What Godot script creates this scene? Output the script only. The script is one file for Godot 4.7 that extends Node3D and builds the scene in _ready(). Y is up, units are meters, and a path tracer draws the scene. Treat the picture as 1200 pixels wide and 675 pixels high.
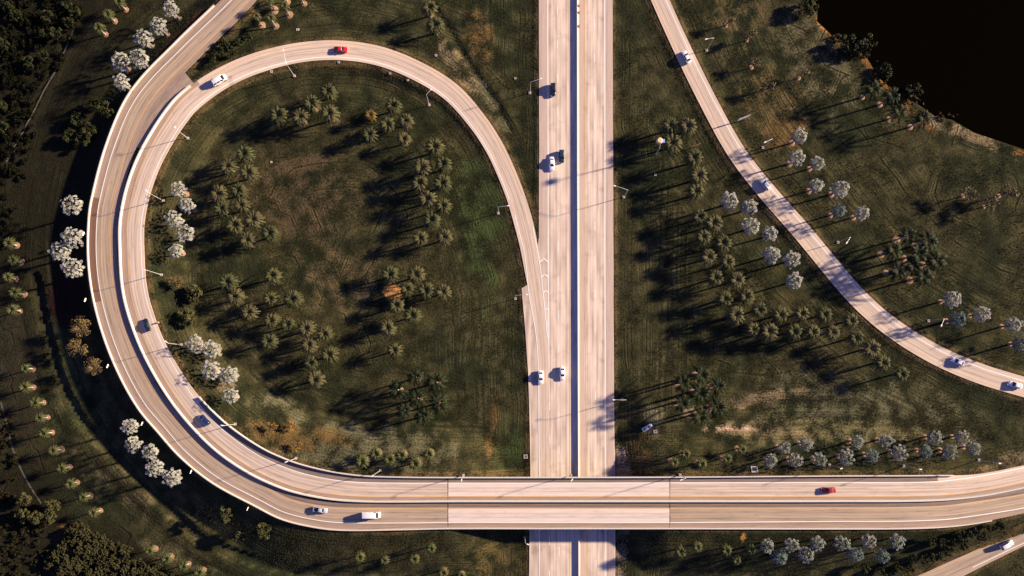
extends Node3D
# Highway interchange seen straight down from a drone. Image point (595, 450) of the 1200 x 675 photograph lies under the camera.
const S := 0.30          # metres per photograph pixel on flat ground
const CX := 595.0
const CY := 450.0
const H := 250.0         # camera height
const GX := -240
const GZ := -190
const GW := 481
const GH := 311

var rng := RandomNumberGenerator.new()
var used := {}
var hgt := PackedFloat32Array()
var dist := PackedFloat32Array()
var M := {}

func P(px: float, py: float, h := 0.0) -> Vector3:
	var k := S * (H - h) / H
	return Vector3((px - CX) * k, h, (py - CY) * k)

func lin(r: float, g: float, b: float) -> Color:
	return Color(r, g, b).linear_to_srgb()

func numbered(called: String) -> String:
	var n: int = used.get(called, 0)
	used[called] = n + 1
	return called if n == 0 else "%s_%03d" % [called, n]

func tag(o: Node, label: String, category: String, group := "", kind := ""):
	if label: o.set_meta("label", label)
	if category: o.set_meta("category", category)
	if group: o.set_meta("group", group)
	if kind: o.set_meta("kind", kind)

func base(called: String, at := Vector3.ZERO) -> Node3D:
	var o := Node3D.new()
	o.name = numbered(called)
	add_child(o)
	o.position = at
	return o

func mi(called: String, mesh: Mesh, m: Material, parent: Node = null) -> MeshInstance3D:
	var o := MeshInstance3D.new()
	o.mesh = mesh
	if m: o.material_override = m
	if parent == null or parent == self:
		o.name = numbered(called)
		add_child(o)
	else:
		o.name = called
		parent.add_child(o, true)
	return o

func mb() -> SurfaceTool:
	var st := SurfaceTool.new()
	st.begin(Mesh.PRIMITIVE_TRIANGLES)
	return st

func fin(st: SurfaceTool, smooth := false) -> ArrayMesh:
	st.generate_normals()
	return st.commit()

func tri(st: SurfaceTool, a: Vector3, b: Vector3, c: Vector3):
	st.add_vertex(a); st.add_vertex(b); st.add_vertex(c)

func quad(st: SurfaceTool, a: Vector3, b: Vector3, c: Vector3, d: Vector3):
	tri(st, a, b, c); tri(st, a, c, d)

func box(st: SurfaceTool, c: Vector3, sz: Vector3, b := Basis.IDENTITY):
	st.set_smooth_group(-1)
	var e := sz * 0.5
	var v := []
	for i in 8:
		v.append(c + b * Vector3(e.x * (1 if i & 1 else -1), e.y * (1 if i & 2 else -1), e.z * (1 if i & 4 else -1)))
	quad(st, v[0], v[1], v[3], v[2]); quad(st, v[5], v[4], v[6], v[7])
	quad(st, v[4], v[0], v[2], v[6]); quad(st, v[1], v[5], v[7], v[3])
	quad(st, v[2], v[3], v[7], v[6]); quad(st, v[4], v[5], v[1], v[0])

func tube(st: SurfaceTool, pts: Array, radii: Array, n := 7, cap := true):
	st.set_smooth_group(1)
	var rings := []
	var side := Vector3.ZERO
	for i in pts.size():
		var t: Vector3 = (pts[mini(i + 1, pts.size() - 1)] - pts[maxi(i - 1, 0)]).normalized()
		if side == Vector3.ZERO or absf(side.dot(t)) > 0.95:
			side = t.cross(Vector3.RIGHT if absf(t.x) < 0.8 else Vector3.UP).normalized()
		side = (side - t * side.dot(t)).normalized()
		var up := t.cross(side)
		var ring := []
		for k in n:
			var a := TAU * k / n
			ring.append(pts[i] + (side * cos(a) + up * sin(a)) * radii[i])
		rings.append(ring)
	for i in pts.size() - 1:
		for k in n:
			var k2 := (k + 1) % n
			quad(st, rings[i][k], rings[i + 1][k], rings[i + 1][k2], rings[i][k2])
	if cap:
		st.set_smooth_group(-1)
		var l: int = pts.size() - 1
		for k in range(1, n - 1):
			tri(st, rings[l][0], rings[l][k + 1], rings[l][k])
			tri(st, rings[0][0], rings[0][k], rings[0][k + 1])

# ---------------------------------------------------------------- curves and strips
func catmull(ctrl: Array, step := 1.5) -> Array:
	# ctrl: arrays of numbers [x, z, ...]; returns rows resampled at about 'step' metres
	var n: int = ctrl.size()
	var rows := []
	for i in n - 1:
		var p0: Array = ctrl[maxi(i - 1, 0)]
		var p1: Array = ctrl[i]
		var p2: Array = ctrl[i + 1]
		var p3: Array = ctrl[mini(i + 2, n - 1)]
		var d01 := maxf(Vector2(p1[0] - p0[0], p1[1] - p0[1]).length(), 0.001)
		var d12 := maxf(Vector2(p2[0] - p1[0], p2[1] - p1[1]).length(), 0.001)
		var d23 := maxf(Vector2(p3[0] - p2[0], p3[1] - p2[1]).length(), 0.001)
		var cnt := maxi(int(ceil(d12 / step)), 1)
		for k in cnt:
			var t := float(k) / cnt
			var row := []
			for c in p1.size():
				var m1: float = (p2[c] - p0[c]) / (d01 + d12) * d12 if i > 0 else (p2[c] - p1[c])
				var m2: float = (p3[c] - p1[c]) / (d12 + d23) * d12 if i < n - 2 else (p2[c] - p1[c])
				var t2 := t * t
				var t3 := t2 * t
				row.append((2 * t3 - 3 * t2 + 1) * p1[c] + (t3 - 2 * t2 + t) * m1 + (-2 * t3 + 3 * t2) * p2[c] + (t3 - t2) * m2)
			rows.append(row)
	rows.append(ctrl[n - 1].duplicate())
	return rows

func make_road(ctrl: Array) -> Dictionary:
	# each control: px, py, height, width, yellow line offset from left edge, white line offset from right edge
	var world := []
	for c in ctrl:
		var p := P(c[0], c[1], c[2])
		world.append([p.x, p.z, c[2], c[3], c[4], c[5]])
	var rows := catmull(world, 1.5)
	var r := {"p": [], "n": [], "w": [], "yo": [], "wo": [], "s": []}
	var s := 0.0
	for i in rows.size():
		var a: Array = rows[maxi(i - 1, 0)]
		var b: Array = rows[mini(i + 1, rows.size() - 1)]
		var t := Vector2(b[0] - a[0], b[1] - a[1]).normalized()
		r.p.append(Vector3(rows[i][0], rows[i][2], rows[i][1]))
		r.n.append(Vector3(-t.y, 0, t.x))
		r.w.append(rows[i][3]); r.yo.append(rows[i][4]); r.wo.append(rows[i][5])
		if i > 0: s += r.p[i].distance_to(r.p[i - 1])
		r.s.append(s)
	return r

func at_px(r: Dictionary, px: float, py: float) -> int:
	# index of the sample that shows nearest to an image point
	var best := 0
	var bd := 1e9
	for i in r.p.size():
		var p: Vector3 = r.p[i]
		var k := H / (H - p.y) / S
		var d := Vector2(p.x * k + CX - px, p.z * k + CY - py).length_squared()
		if d < bd: bd = d; best = i
	return best

func lateral(r: Dictionary, what: String, shift := 0.0) -> Array:
	var out := []
	for i in r.p.size():
		match what:
			"left": out.append(-r.w[i] * 0.5 + shift)
			"right": out.append(r.w[i] * 0.5 + shift)
			"yellow": out.append(-r.w[i] * 0.5 + r.yo[i] + shift)
			"white": out.append(r.w[i] * 0.5 - r.wo[i] + shift)
	return out

func strip(r: Dictionary, a: Array, b: Array, dy: float, i0 := 0, i1 := -1, vlen := 60.0, skirt := 0.0) -> ArrayMesh:
	var st := mb()
	if i1 < 0: i1 = r.p.size() - 1
	st.set_smooth_group(1)
	for i in range(i0, i1):
		var y := Vector3(0, dy, 0)
		var q := [r.p[i] + r.n[i] * a[i] + y, r.p[i] + r.n[i] * b[i] + y, r.p[i + 1] + r.n[i + 1] * b[i + 1] + y, r.p[i + 1] + r.n[i + 1] * a[i + 1] + y]
		var v0: float = r.s[i] / vlen
		var v1: float = r.s[i + 1] / vlen
		var uv := [Vector2(0, v0), Vector2(1, v0), Vector2(1, v1), Vector2(0, v1)]
		for k in [0, 2, 1, 0, 3, 2]:
			st.set_uv(uv[k]); st.add_vertex(q[k])
		if skirt > 0.0:
			var dn := Vector3(0, -skirt, 0)
			var side := [q[0], q[3], q[3] + dn, q[0] + dn, q[2], q[1], q[1] + dn, q[2] + dn]
			st.set_smooth_group(-1)
			for k in [0, 2, 1, 0, 3, 2, 4, 6, 5, 4, 7, 6]:
				st.set_uv(uv[[0, 3, 3, 0, 2, 1, 1, 2][k]]); st.add_vertex(side[k])
			st.set_smooth_group(1)
	return fin(st)

func px_road(pts: Array, w: float, h: float, step := 1.5) -> Dictionary:
	var c := []
	for p in pts: c.append([p[0], p[1], h, w, 0.0, 0.0])
	return make_road(c)

func sweep(r: Dictionary, off: Array, profile: Array, i0 := 0, i1 := -1) -> ArrayMesh:
	# profile: closed list of Vector2(lateral, up), running over the top from left to right
	var st := mb()
	if i1 < 0: i1 = r.p.size() - 1
	st.set_smooth_group(-1)
	var m: int = profile.size()
	for i in range(i0, i1):
		for k in m:
			var k2 := (k + 1) % m
			var a: Vector3 = r.p[i] + r.n[i] * (off[i] + profile[k].x) + Vector3(0, profile[k].y, 0)
			var b: Vector3 = r.p[i] + r.n[i] * (off[i] + profile[k2].x) + Vector3(0, profile[k2].y, 0)
			var c: Vector3 = r.p[i + 1] + r.n[i + 1] * (off[i + 1] + profile[k2].x) + Vector3(0, profile[k2].y, 0)
			var d: Vector3 = r.p[i + 1] + r.n[i + 1] * (off[i + 1] + profile[k].x) + Vector3(0, profile[k].y, 0)
			quad(st, a, d, c, b)
	for e in [i0, i1]:
		var ring := []
		for k in m: ring.append(r.p[e] + r.n[e] * (off[e] + profile[k].x) + Vector3(0, profile[k].y, 0))
		for k in range(1, m - 1):
			if e == i0: tri(st, ring[0], ring[k], ring[k + 1])
			else: tri(st, ring[0], ring[k + 1], ring[k])
	return fin(st)

# ---------------------------------------------------------------- textures and materials
func noise_bytes(sd: int, freq: float, w: int, h: int, oct := 3, type := FastNoiseLite.TYPE_SIMPLEX_SMOOTH, sy := 1.0) -> PackedByteArray:
	var n := FastNoiseLite.new()
	n.seed = sd
	n.noise_type = type
	n.frequency = freq
	n.fractal_octaves = oct
	var hh := int(h * sy)
	var im := n.get_image(w, maxi(hh, 4), false, false, true)
	im.convert(Image.FORMAT_L8)
	if hh != h: im.resize(w, h, Image.INTERPOLATE_BILINEAR)
	return im.get_data()

func road_texture(sd: int, tone: Array, stain: Array, tracks: Array, amount: float) -> ImageTexture:
	# lengthwise wear: worn wheel tracks, rubber and oil streaks, patches of dirt
	var w := 128
	var h := 1024
	var over := 256   # rows past the end, faded into the start so that the pattern runs on without a seam
	var fine := noise_bytes(sd, 0.35, w, h, 2)
	var streak := noise_bytes(sd + 1, 0.09, w, h + over, 3, FastNoiseLite.TYPE_SIMPLEX_SMOOTH, 0.035)
	var patch := noise_bytes(sd + 2, 0.03, w, h + over, 4, FastNoiseLite.TYPE_SIMPLEX_SMOOTH, 0.3)
	var data := PackedByteArray()
	data.resize(w * h * 3)
	for y in h:
		for x in w:
			var i := y * w + x
			var u := float(x) / w
			var d := 0.0
			for t in tracks:
				d += t[2] * exp(-pow((u - t[0]) / t[1], 2.0))
			var s := streak[i] / 255.0 - 0.5
			var p := patch[i] / 255.0 - 0.5
			if y < over:
				var f0 := float(y) / over
				s = lerpf(streak[i + w * h] / 255.0 - 0.5, s, f0)
				p = lerpf(patch[i + w * h] / 255.0 - 0.5, p, f0)
			d += amount * (s * 0.75 + maxf(0.0, p - 0.1) * 0.8)
			d = clampf(d, -0.25, 0.85)
			var f := 1.0 + (fine[i] / 255.0 - 0.5) * 0.16
			for c in 3:
				var v: float = lerpf(tone[c], stain[c], d) * f
				data[i * 3 + c] = int(clampf(pow(maxf(v, 0.0), 0.4545), 0, 1) * 255)
	return ImageTexture.create_from_image(Image.create_from_data(w, h, false, Image.FORMAT_RGB8, data))

func mat(c: Color, rough := 0.9, metal := 0.0) -> StandardMaterial3D:
	var m := StandardMaterial3D.new()
	m.albedo_color = c
	m.roughness = rough
	m.metallic = metal
	return m

func noisy(c: Color, sd: int, freq: float, spread: float, scale: float, rough := 0.9) -> StandardMaterial3D:
	# world-space mottling
	var m := mat(Color.WHITE, rough)
	var n := FastNoiseLite.new()
	n.seed = sd; n.frequency = freq; n.fractal_octaves = 4
	var t := NoiseTexture2D.new()
	t.width = 256; t.height = 256; t.seamless = true; t.noise = n
	var g := Gradient.new()
	g.set_color(0, c.darkened(spread)); g.set_color(1, c.lightened(spread * 0.6))
	t.color_ramp = g
	m.albedo_texture = t
	m.uv1_triplanar = true
	m.uv1_world_triplanar = true
	m.uv1_scale = Vector3.ONE * scale
	return m

func leafmat(back: Color, rough := 0.6) -> StandardMaterial3D:
	var m := mat(Color.WHITE, rough)
	m.vertex_color_use_as_albedo = true
	m.metallic_specular = 0.2
	m.cull_mode = BaseMaterial3D.CULL_DISABLED
	m.backlight_enabled = true
	m.backlight = back
	return m

func make_materials():
	var wt := [[0.37, 0.045, 0.5], [0.62, 0.045, 0.5], [0.50, 0.03, 0.3], [0.29, 0.02, 0.2], [0.70, 0.02, 0.25]]
	M.outer = mat(Color.WHITE, 0.92)
	M.outer.albedo_texture = road_texture(11, [0.385, 0.29, 0.21], [0.17, 0.12, 0.088], wt, 1.0)
	M.loop = mat(Color.WHITE, 0.92)
	M.loop.albedo_texture = road_texture(21, [0.54, 0.43, 0.345], [0.28, 0.21, 0.165], wt, 0.9)
	M.deck = mat(Color.WHITE, 0.9)
	M.deck.albedo_texture = road_texture(31, [0.62, 0.52, 0.45], [0.37, 0.29, 0.245], wt, 0.8)
	M.shoulder = mat(Color.WHITE, 0.95)
	M.shoulder.albedo_texture = road_texture(41, [0.30, 0.215, 0.165], [0.10, 0.07, 0.055], [[0.15, 0.2, 0.25]], 1.4)
	M.rust_shoulder = mat(Color.WHITE, 0.95)
	M.rust_shoulder.albedo_texture = road_texture(45, [0.15, 0.075, 0.045], [0.06, 0.028, 0.018], [], 1.0)
	M.highway = mat(Color.WHITE, 0.9)
	M.highway.albedo_texture = road_texture(51, [0.60, 0.485, 0.395], [0.26, 0.19, 0.155], [
		[0.225, 0.010, 0.45], [0.265, 0.010, 0.3], [0.295, 0.010, 0.4], [0.345, 0.010, 0.4], [0.375, 0.008, 0.25], [0.415, 0.010, 0.4], [0.665, 0.010, 0.4], [0.70, 0.008, 0.3], [0.73, 0.010, 0.4], [0.785, 0.010, 0.4], [0.815, 0.008, 0.25], [0.85, 0.011, 0.5],
		[0.14, 0.06, 0.5], [0.94, 0.035, 0.55], [0.61, 0.025, 0.55], [0.02, 0.05, 0.4]], 1.25)
	M.edge_shoulder = mat(Color.WHITE, 0.92)
	M.edge_shoulder.albedo_texture = road_texture(55, [0.47, 0.36, 0.30], [0.24, 0.175, 0.145], [[0.8, 0.15, 0.2]], 1.1)
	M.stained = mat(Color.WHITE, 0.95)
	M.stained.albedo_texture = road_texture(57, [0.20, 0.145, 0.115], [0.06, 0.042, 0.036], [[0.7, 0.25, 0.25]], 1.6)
	M.white_paint = noisy(lin(0.88, 0.85, 0.80), 61, 0.05, 0.16, 0.3, 0.7)
	M.yellow_paint = noisy(lin(0.66, 0.36, 0.10), 62, 0.05, 0.22, 0.3, 0.7)
	M.concrete = noisy(lin(0.62, 0.57, 0.52), 63, 0.03, 0.18, 0.25, 0.9)
	M.old_concrete = noisy(lin(0.40, 0.33, 0.29), 64, 0.03, 0.3, 0.25, 0.95)
	M.dark_concrete = noisy(lin(0.16, 0.13, 0.12), 65, 0.03, 0.3, 0.2, 0.95)
	M.steel = mat(lin(0.58, 0.56, 0.53), 0.42, 0.35)
	M.lens = mat(lin(0.8, 0.8, 0.78), 0.2)
	M.trunk = noisy(lin(0.20, 0.15, 0.11), 66, 0.05, 0.35, 0.8, 0.95)
	M.bark = noisy(lin(0.10, 0.075, 0.055), 67, 0.05, 0.35, 0.8, 0.95)
	M.mulch = noisy(lin(0.34, 0.155, 0.065), 68, 0.09, 0.45, 0.5, 1.0)
	M.soil = noisy(lin(0.17, 0.10, 0.05), 69, 0.06, 0.45, 0.3, 1.0)
	M.silver_leaf = leafmat(Color(0.25, 0.25, 0.25))
	M.green_leaf = leafmat(Color(0.3, 0.3, 0.3))
	M.tree_leaf = leafmat(Color(0.25, 0.25, 0.25))
	M.glass = mat(lin(0.012, 0.014, 0.018), 0.06)
	M.glass.metallic_specular = 0.7
	M.tyre = mat(lin(0.02, 0.02, 0.02), 0.9)
	M.rim = mat(lin(0.45, 0.45, 0.46), 0.3, 0.8)
	M.bed = mat(lin(0.03, 0.03, 0.032), 0.8)
	M.head_lamp = mat(lin(0.8, 0.8, 0.8), 0.1)
	M.tail_lamp = mat(lin(0.4, 0.01, 0.01), 0.2)
	M.water = mat(lin(0.0016, 0.0012, 0.0008), 0.3)
	M.water.metallic_specular = 0.02
	M.orange = mat(lin(0.75, 0.13, 0.02), 0.6)
	M.red = mat(lin(0.55, 0.05, 0.04), 0.6)
	M.blue_panel = mat(lin(0.25, 0.35, 0.6), 0.5)
	M.beige_panel = mat(lin(0.55, 0.43, 0.25), 0.6)
	M.brown_panel = mat(lin(0.25, 0.14, 0.08), 0.7)
	M.white_panel = mat(lin(0.75, 0.72, 0.68), 0.5)

func paint(c: Color) -> StandardMaterial3D:
	var m := mat(c, 0.35)
	m.clearcoat_enabled = true
	m.clearcoat = 0.8
	m.clearcoat_roughness = 0.08
	return m

# ---------------------------------------------------------------- terrain
func cell(x: float, z: float) -> Vector2:
	return Vector2(clampf(x - GX, 0, GW - 1.001), clampf(z - GZ, 0, GH - 1.001))

func ground(x: float, z: float) -> float:
	var c := cell(x, z)
	var i := int(c.x)
	var j := int(c.y)
	var fx := c.x - i
	var fz := c.y - j
	var k := j * GW + i
	return lerpf(lerpf(hgt[k], hgt[k + 1], fx), lerpf(hgt[k + GW], hgt[k + GW + 1], fx), fz)

func ground_normal(x: float, z: float) -> Vector3:
	return Vector3(ground(x - 1, z) - ground(x + 1, z), 2.0, ground(x, z - 1) - ground(x, z + 1)).normalized()

func on_ground(px: float, py: float, above := 0.0) -> Vector3:
	# the ground point under something that shows at (px, py) when it is 'above' metres over the ground
	var y := 0.0
	var p := P(px, py, above)
	for k in 3:
		y = ground(p.x, p.z)
		p = P(px, py, y + above)
	p.y = y
	return p

func stamp_road(r: Dictionary, slope: float, skip0 := 1, skip1 := 0):
	# every cell takes the height of the road point nearest to it
	var near := PackedFloat32Array()
	near.resize(GW * GH)
	near.fill(1e6)
	var val := PackedFloat32Array()
	val.resize(GW * GH)
	for i in r.p.size():
		var p: Vector3 = r.p[i]
		var skip: bool = i >= skip0 and i <= skip1
		var hw: float = r.w[i] * 0.5
		var top: float = p.y - 0.15
		var rad: float = hw + 1.2 + maxf(0.0, top + 0.5) / slope
		for jz in range(maxi(0, int(p.z - rad) - GZ), mini(GH, int(p.z + rad) - GZ + 2)):
			for jx in range(maxi(0, int(p.x - rad) - GX), mini(GW, int(p.x + rad) - GX + 2)):
				var k := jz * GW + jx
				var c := Vector2(jx + GX - p.x, jz + GZ - p.z).length()
				var d := c - hw
				if d < dist[k]: dist[k] = maxf(d, 0.0)
				if skip or c >= near[k]: continue
				near[k] = c
				val[k] = top if d < 0.9 else top - (d - 0.9) * slope
	for k in GW * GH:
		if near[k] < 1e5 and val[k] > hgt[k]: hgt[k] = val[k]

func swale(pts: Array, w: float, depth: float, bank: float):
	var r := px_road(pts, w, 0.0)
	for i in r.p.size():
		var p: Vector3 = r.p[i]
		var rad := w * 1.6
		for jz in range(maxi(0, int(p.z - rad) - GZ), mini(GH, int(p.z + rad) - GZ + 2)):
			for jx in range(maxi(0, int(p.x - rad) - GX), mini(GW, int(p.x + rad) - GX + 2)):
				var k := jz * GW + jx
				var d := Vector2(jx + GX - p.x, jz + GZ - p.z).length() / w
				var cut := depth * (1.0 - smoothstep(0.15, 0.6, d)) - bank * exp(-pow((d - 0.95) / 0.22, 2.0))
				if not dug.has(k): dug[k] = cut
				elif absf(cut) > absf(dug[k]) : dug[k] = cut

var dug := {}

func chamfer(f: PackedFloat32Array) -> PackedFloat32Array:
	for j in GH:
		for i in GW:
			var k := j * GW + i
			var v := f[k]
			if i > 0: v = minf(v, f[k - 1] + 1.0)
			if j > 0:
				v = minf(v, f[k - GW] + 1.0)
				if i > 0: v = minf(v, f[k - GW - 1] + 1.414)
				if i < GW - 1: v = minf(v, f[k - GW + 1] + 1.414)
			f[k] = v
	for j in range(GH - 1, -1, -1):
		for i in range(GW - 1, -1, -1):
			var k := j * GW + i
			var v := f[k]
			if i < GW - 1: v = minf(v, f[k + 1] + 1.0)
			if j < GH - 1:
				v = minf(v, f[k + GW] + 1.0)
				if i > 0: v = minf(v, f[k + GW - 1] + 1.414)
				if i < GW - 1: v = minf(v, f[k + GW + 1] + 1.414)
			f[k] = v
	return f

func make_ground_material(tree_px: Array) -> StandardMaterial3D:
	var W := 2048
	var HH := 1324
	# how a mower would run: along the road edges and round the planted beds
	var mow := dist.duplicate()
	for p in tree_px:
		var c := cell(p.x, p.z)
		var k := int(c.y) * GW + int(c.x)
		mow[k] = minf(mow[k], 26.0)
	mow = chamfer(mow)
	var dimg := Image.create_from_data(GW, GH, false, Image.FORMAT_RF, mow.to_byte_array())
	dimg.resize(W, HH, Image.INTERPOLATE_CUBIC)
	var df := dimg.get_data().to_float32_array()
	var eimg := Image.create_from_data(GW, GH, false, Image.FORMAT_RF, chamfer(dist.duplicate()).to_byte_array())
	eimg.resize(W, HH, Image.INTERPOLATE_BILINEAR)
	var ef := eimg.get_data().to_float32_array()
	# patches of other ground cover and painted edge darkening: px, py, rx, ry, turn (deg), linear colour, weight
	var patch := PackedFloat32Array()
	patch.resize(GW * GH * 4)
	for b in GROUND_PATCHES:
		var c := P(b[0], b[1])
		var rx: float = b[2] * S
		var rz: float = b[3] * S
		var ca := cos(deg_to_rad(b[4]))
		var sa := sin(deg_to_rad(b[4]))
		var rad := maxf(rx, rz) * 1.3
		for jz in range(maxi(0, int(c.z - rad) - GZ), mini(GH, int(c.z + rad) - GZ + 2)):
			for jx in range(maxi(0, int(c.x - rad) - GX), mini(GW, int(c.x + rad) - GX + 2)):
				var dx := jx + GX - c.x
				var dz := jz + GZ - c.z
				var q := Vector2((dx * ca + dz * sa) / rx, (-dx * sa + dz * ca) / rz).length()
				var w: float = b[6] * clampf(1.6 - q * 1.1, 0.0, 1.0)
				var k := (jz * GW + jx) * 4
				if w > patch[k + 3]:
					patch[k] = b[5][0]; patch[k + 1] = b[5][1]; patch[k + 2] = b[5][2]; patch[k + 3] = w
	var pimg := Image.create_from_data(GW, GH, false, Image.FORMAT_RGBAF, patch.to_byte_array())
	pimg.resize(W, HH, Image.INTERPOLATE_BILINEAR)
	var pf := pimg.get_data().to_float32_array()
	var n1 := noise_bytes(101, 0.006, W, HH, 4)
	var n2 := noise_bytes(102, 0.03, W, HH, 4)
	var n3 := noise_bytes(103, 0.28, W, HH, 2)
	var n4 := noise_bytes(104, 0.012, W, HH, 3)
	var tab := PackedFloat32Array()
	tab.resize(4096)
	var nn := FastNoiseLite.new()
	nn.seed = 7; nn.frequency = 0.06; nn.fractal_octaves = 3
	for i in 4096: tab[i] = clampf(nn.get_noise_1d(i) * 1.7, -1, 1)
	var data := PackedByteArray()
	data.resize(W * HH * 3)
	var bump := PackedByteArray()
	bump.resize(W * HH)
	for i in W * HH:
		var a := n1[i] * 0.00392157
		var b := n2[i] * 0.00392157
		var f := n3[i] * 0.00392157
		var e := n4[i] * 0.00392157
		var md := absf(df[i] + (a - 0.5) * 2.0 + (e - 0.5) * 0.6)
		var st := (tab[int(md * 24.0) & 4095] * 1.0 + tab[int(md * 8.0 + 900.0) & 4095] * 0.5) * clampf(0.1 + e * 0.9 + (b - 0.5) * 2.0, 0.0, 1.5)
		var t := clampf(0.5 + (a - 0.5) * 2.2 + (b - 0.5) * 1.3 + st * 0.22, 0.0, 1.0)
		var r := 0.0150 + 0.0185 * t
		var g := 0.0178 + 0.0125 * t
		var bl := 0.0066 + 0.0050 * t
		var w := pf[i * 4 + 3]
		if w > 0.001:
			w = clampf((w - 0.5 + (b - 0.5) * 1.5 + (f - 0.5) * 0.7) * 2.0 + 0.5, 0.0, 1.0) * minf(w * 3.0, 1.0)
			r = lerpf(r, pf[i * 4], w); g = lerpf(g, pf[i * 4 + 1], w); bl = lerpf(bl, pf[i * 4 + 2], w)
		if ef[i] < 1.7 and f + b > 0.85:
			r = lerpf(r, 0.085, 0.6); g = lerpf(g, 0.055, 0.6); bl = lerpf(bl, 0.021, 0.6)
		var k := maxf(0.25, 1.0 + st * 0.62 + (f - 0.5) * 1.2 + (b - 0.5) * 1.2)
		data[i * 3] = int(pow(r * k, 0.4545) * 255)
		data[i * 3 + 1] = int(pow(g * k, 0.4545) * 255)
		data[i * 3 + 2] = int(pow(bl * k, 0.4545) * 255)
		bump[i] = int(clampf(0.5 + st * 0.28 + (f - 0.5) * 0.5 + (b - 0.5) * 0.35, 0, 1) * 255)
	var m := mat(Color.WHITE, 1.0)
	m.metallic_specular = 0.15
	m.albedo_texture = ImageTexture.create_from_image(Image.create_from_data(W, HH, false, Image.FORMAT_RGB8, data))
	m.heightmap_enabled = true
	m.heightmap_texture = ImageTexture.create_from_image(Image.create_from_data(W, HH, false, Image.FORMAT_L8, bump))
	m.heightmap_scale = 22.0
	return m

func make_terrain() -> ArrayMesh:
	var xs := [-3000.0, -1200.0, -500.0, -300.0]
	for i in GW: xs.append(float(GX + i))
	xs.append_array([300.0, 500.0, 1200.0, 3000.0])
	var zs := [-3000.0, -1200.0, -500.0, -260.0]
	for i in GH: zs.append(float(GZ + i))
	zs.append_array([200.0, 500.0, 1200.0, 3000.0])
	var nx := xs.size()
	var nz := zs.size()
	var v := PackedVector3Array()
	var nrm := PackedVector3Array()
	var uv := PackedVector2Array()
	for j in nz:
		for i in nx:
			var x: float = xs[i]
			var z: float = zs[j]
			var inside: bool = i >= 4 and i < nx - 4 and j >= 4 and j < nz - 4
			v.append(Vector3(x, hgt[(j - 4) * GW + i - 4] if inside else 0.0, z))
			nrm.append(ground_normal(x, z) if inside else Vector3.UP)
			uv.append(Vector2((x - GX) / (GW - 1.0), (z - GZ) / (GH - 1.0)))
	var idx := PackedInt32Array()
	for j in nz - 1:
		for i in nx - 1:
			var k := j * nx + i
			idx.append_array([k, k + 1, k + nx, k + 1, k + nx + 1, k + nx])
	var arr := []
	arr.resize(Mesh.ARRAY_MAX)
	arr[Mesh.ARRAY_VERTEX] = v
	arr[Mesh.ARRAY_NORMAL] = nrm
	arr[Mesh.ARRAY_TEX_UV] = uv
	arr[Mesh.ARRAY_INDEX] = idx
	var mesh := ArrayMesh.new()
	mesh.add_surface_from_arrays(Mesh.PRIMITIVE_TRIANGLES, arr)
	return mesh

# ---------------------------------------------------------------- plants
func vary(c: Array, amt: float) -> Color:
	var k := 1.0 + rng.randf_range(-amt, amt)
	return Color(c[0] * k, c[1] * k * (1.0 + rng.randf_range(-0.06, 0.06)), c[2] * k * (1.0 + rng.randf_range(-0.1, 0.1)))

func fan_leaf(st: SurfaceTool, c: Vector3, dir: Vector3, petiole: float, r: float, nseg: int, spread: float, droop: float, col: Color):
	# a nearly round pleated fan whose face looks outward and up
	var hub := c + dir * petiole + Vector3(0, -0.12 * petiole * (1.0 - absf(dir.y)), 0)
	var nrm := (dir * 0.55 + Vector3.UP * 0.75 + Vector3(rng.randfn(), rng.randfn(), rng.randfn()) * 0.22).normalized()
	var d := dir - nrm * dir.dot(nrm)
	d = d.normalized() if d.length() > 0.1 else nrm.cross(Vector3.RIGHT).normalized()
	var side := d.cross(nrm).normalized()
	st.set_color(Color(col.r * 0.8, col.g * 0.8, col.b * 0.7))
	var pw := side * 0.04
	tri(st, c - pw, c + pw, hub)
	var half := spread / nseg
	var seg := Color(col.r * 0.93, col.g * 0.93, col.b * 0.93)
	for k in nseg:
		var a := lerpf(-spread, spread, (k + 0.5) / nseg)
		var e := d * cos(a) + side * sin(a) + nrm * (0.20 - 0.12 * absf(sin(a)))
		var w := (side * cos(a) - d * sin(a)) * tan(half) * 0.7 * r * 0.86
		var len := r * (1.0 - 0.25 * absf(a) / spread) * rng.randf_range(0.9, 1.06)
		var mid := hub + e * len * 0.7
		var tip := hub + e * len + Vector3(0, -droop * len, 0)
		var ridge := mid + nrm * 0.06
		st.set_color(col if k % 2 else seg)
		tri(st, hub, mid - w, ridge); tri(st, hub, ridge, mid + w)
		tri(st, mid - w, tip, ridge); tri(st, ridge, tip, mid + w)

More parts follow.
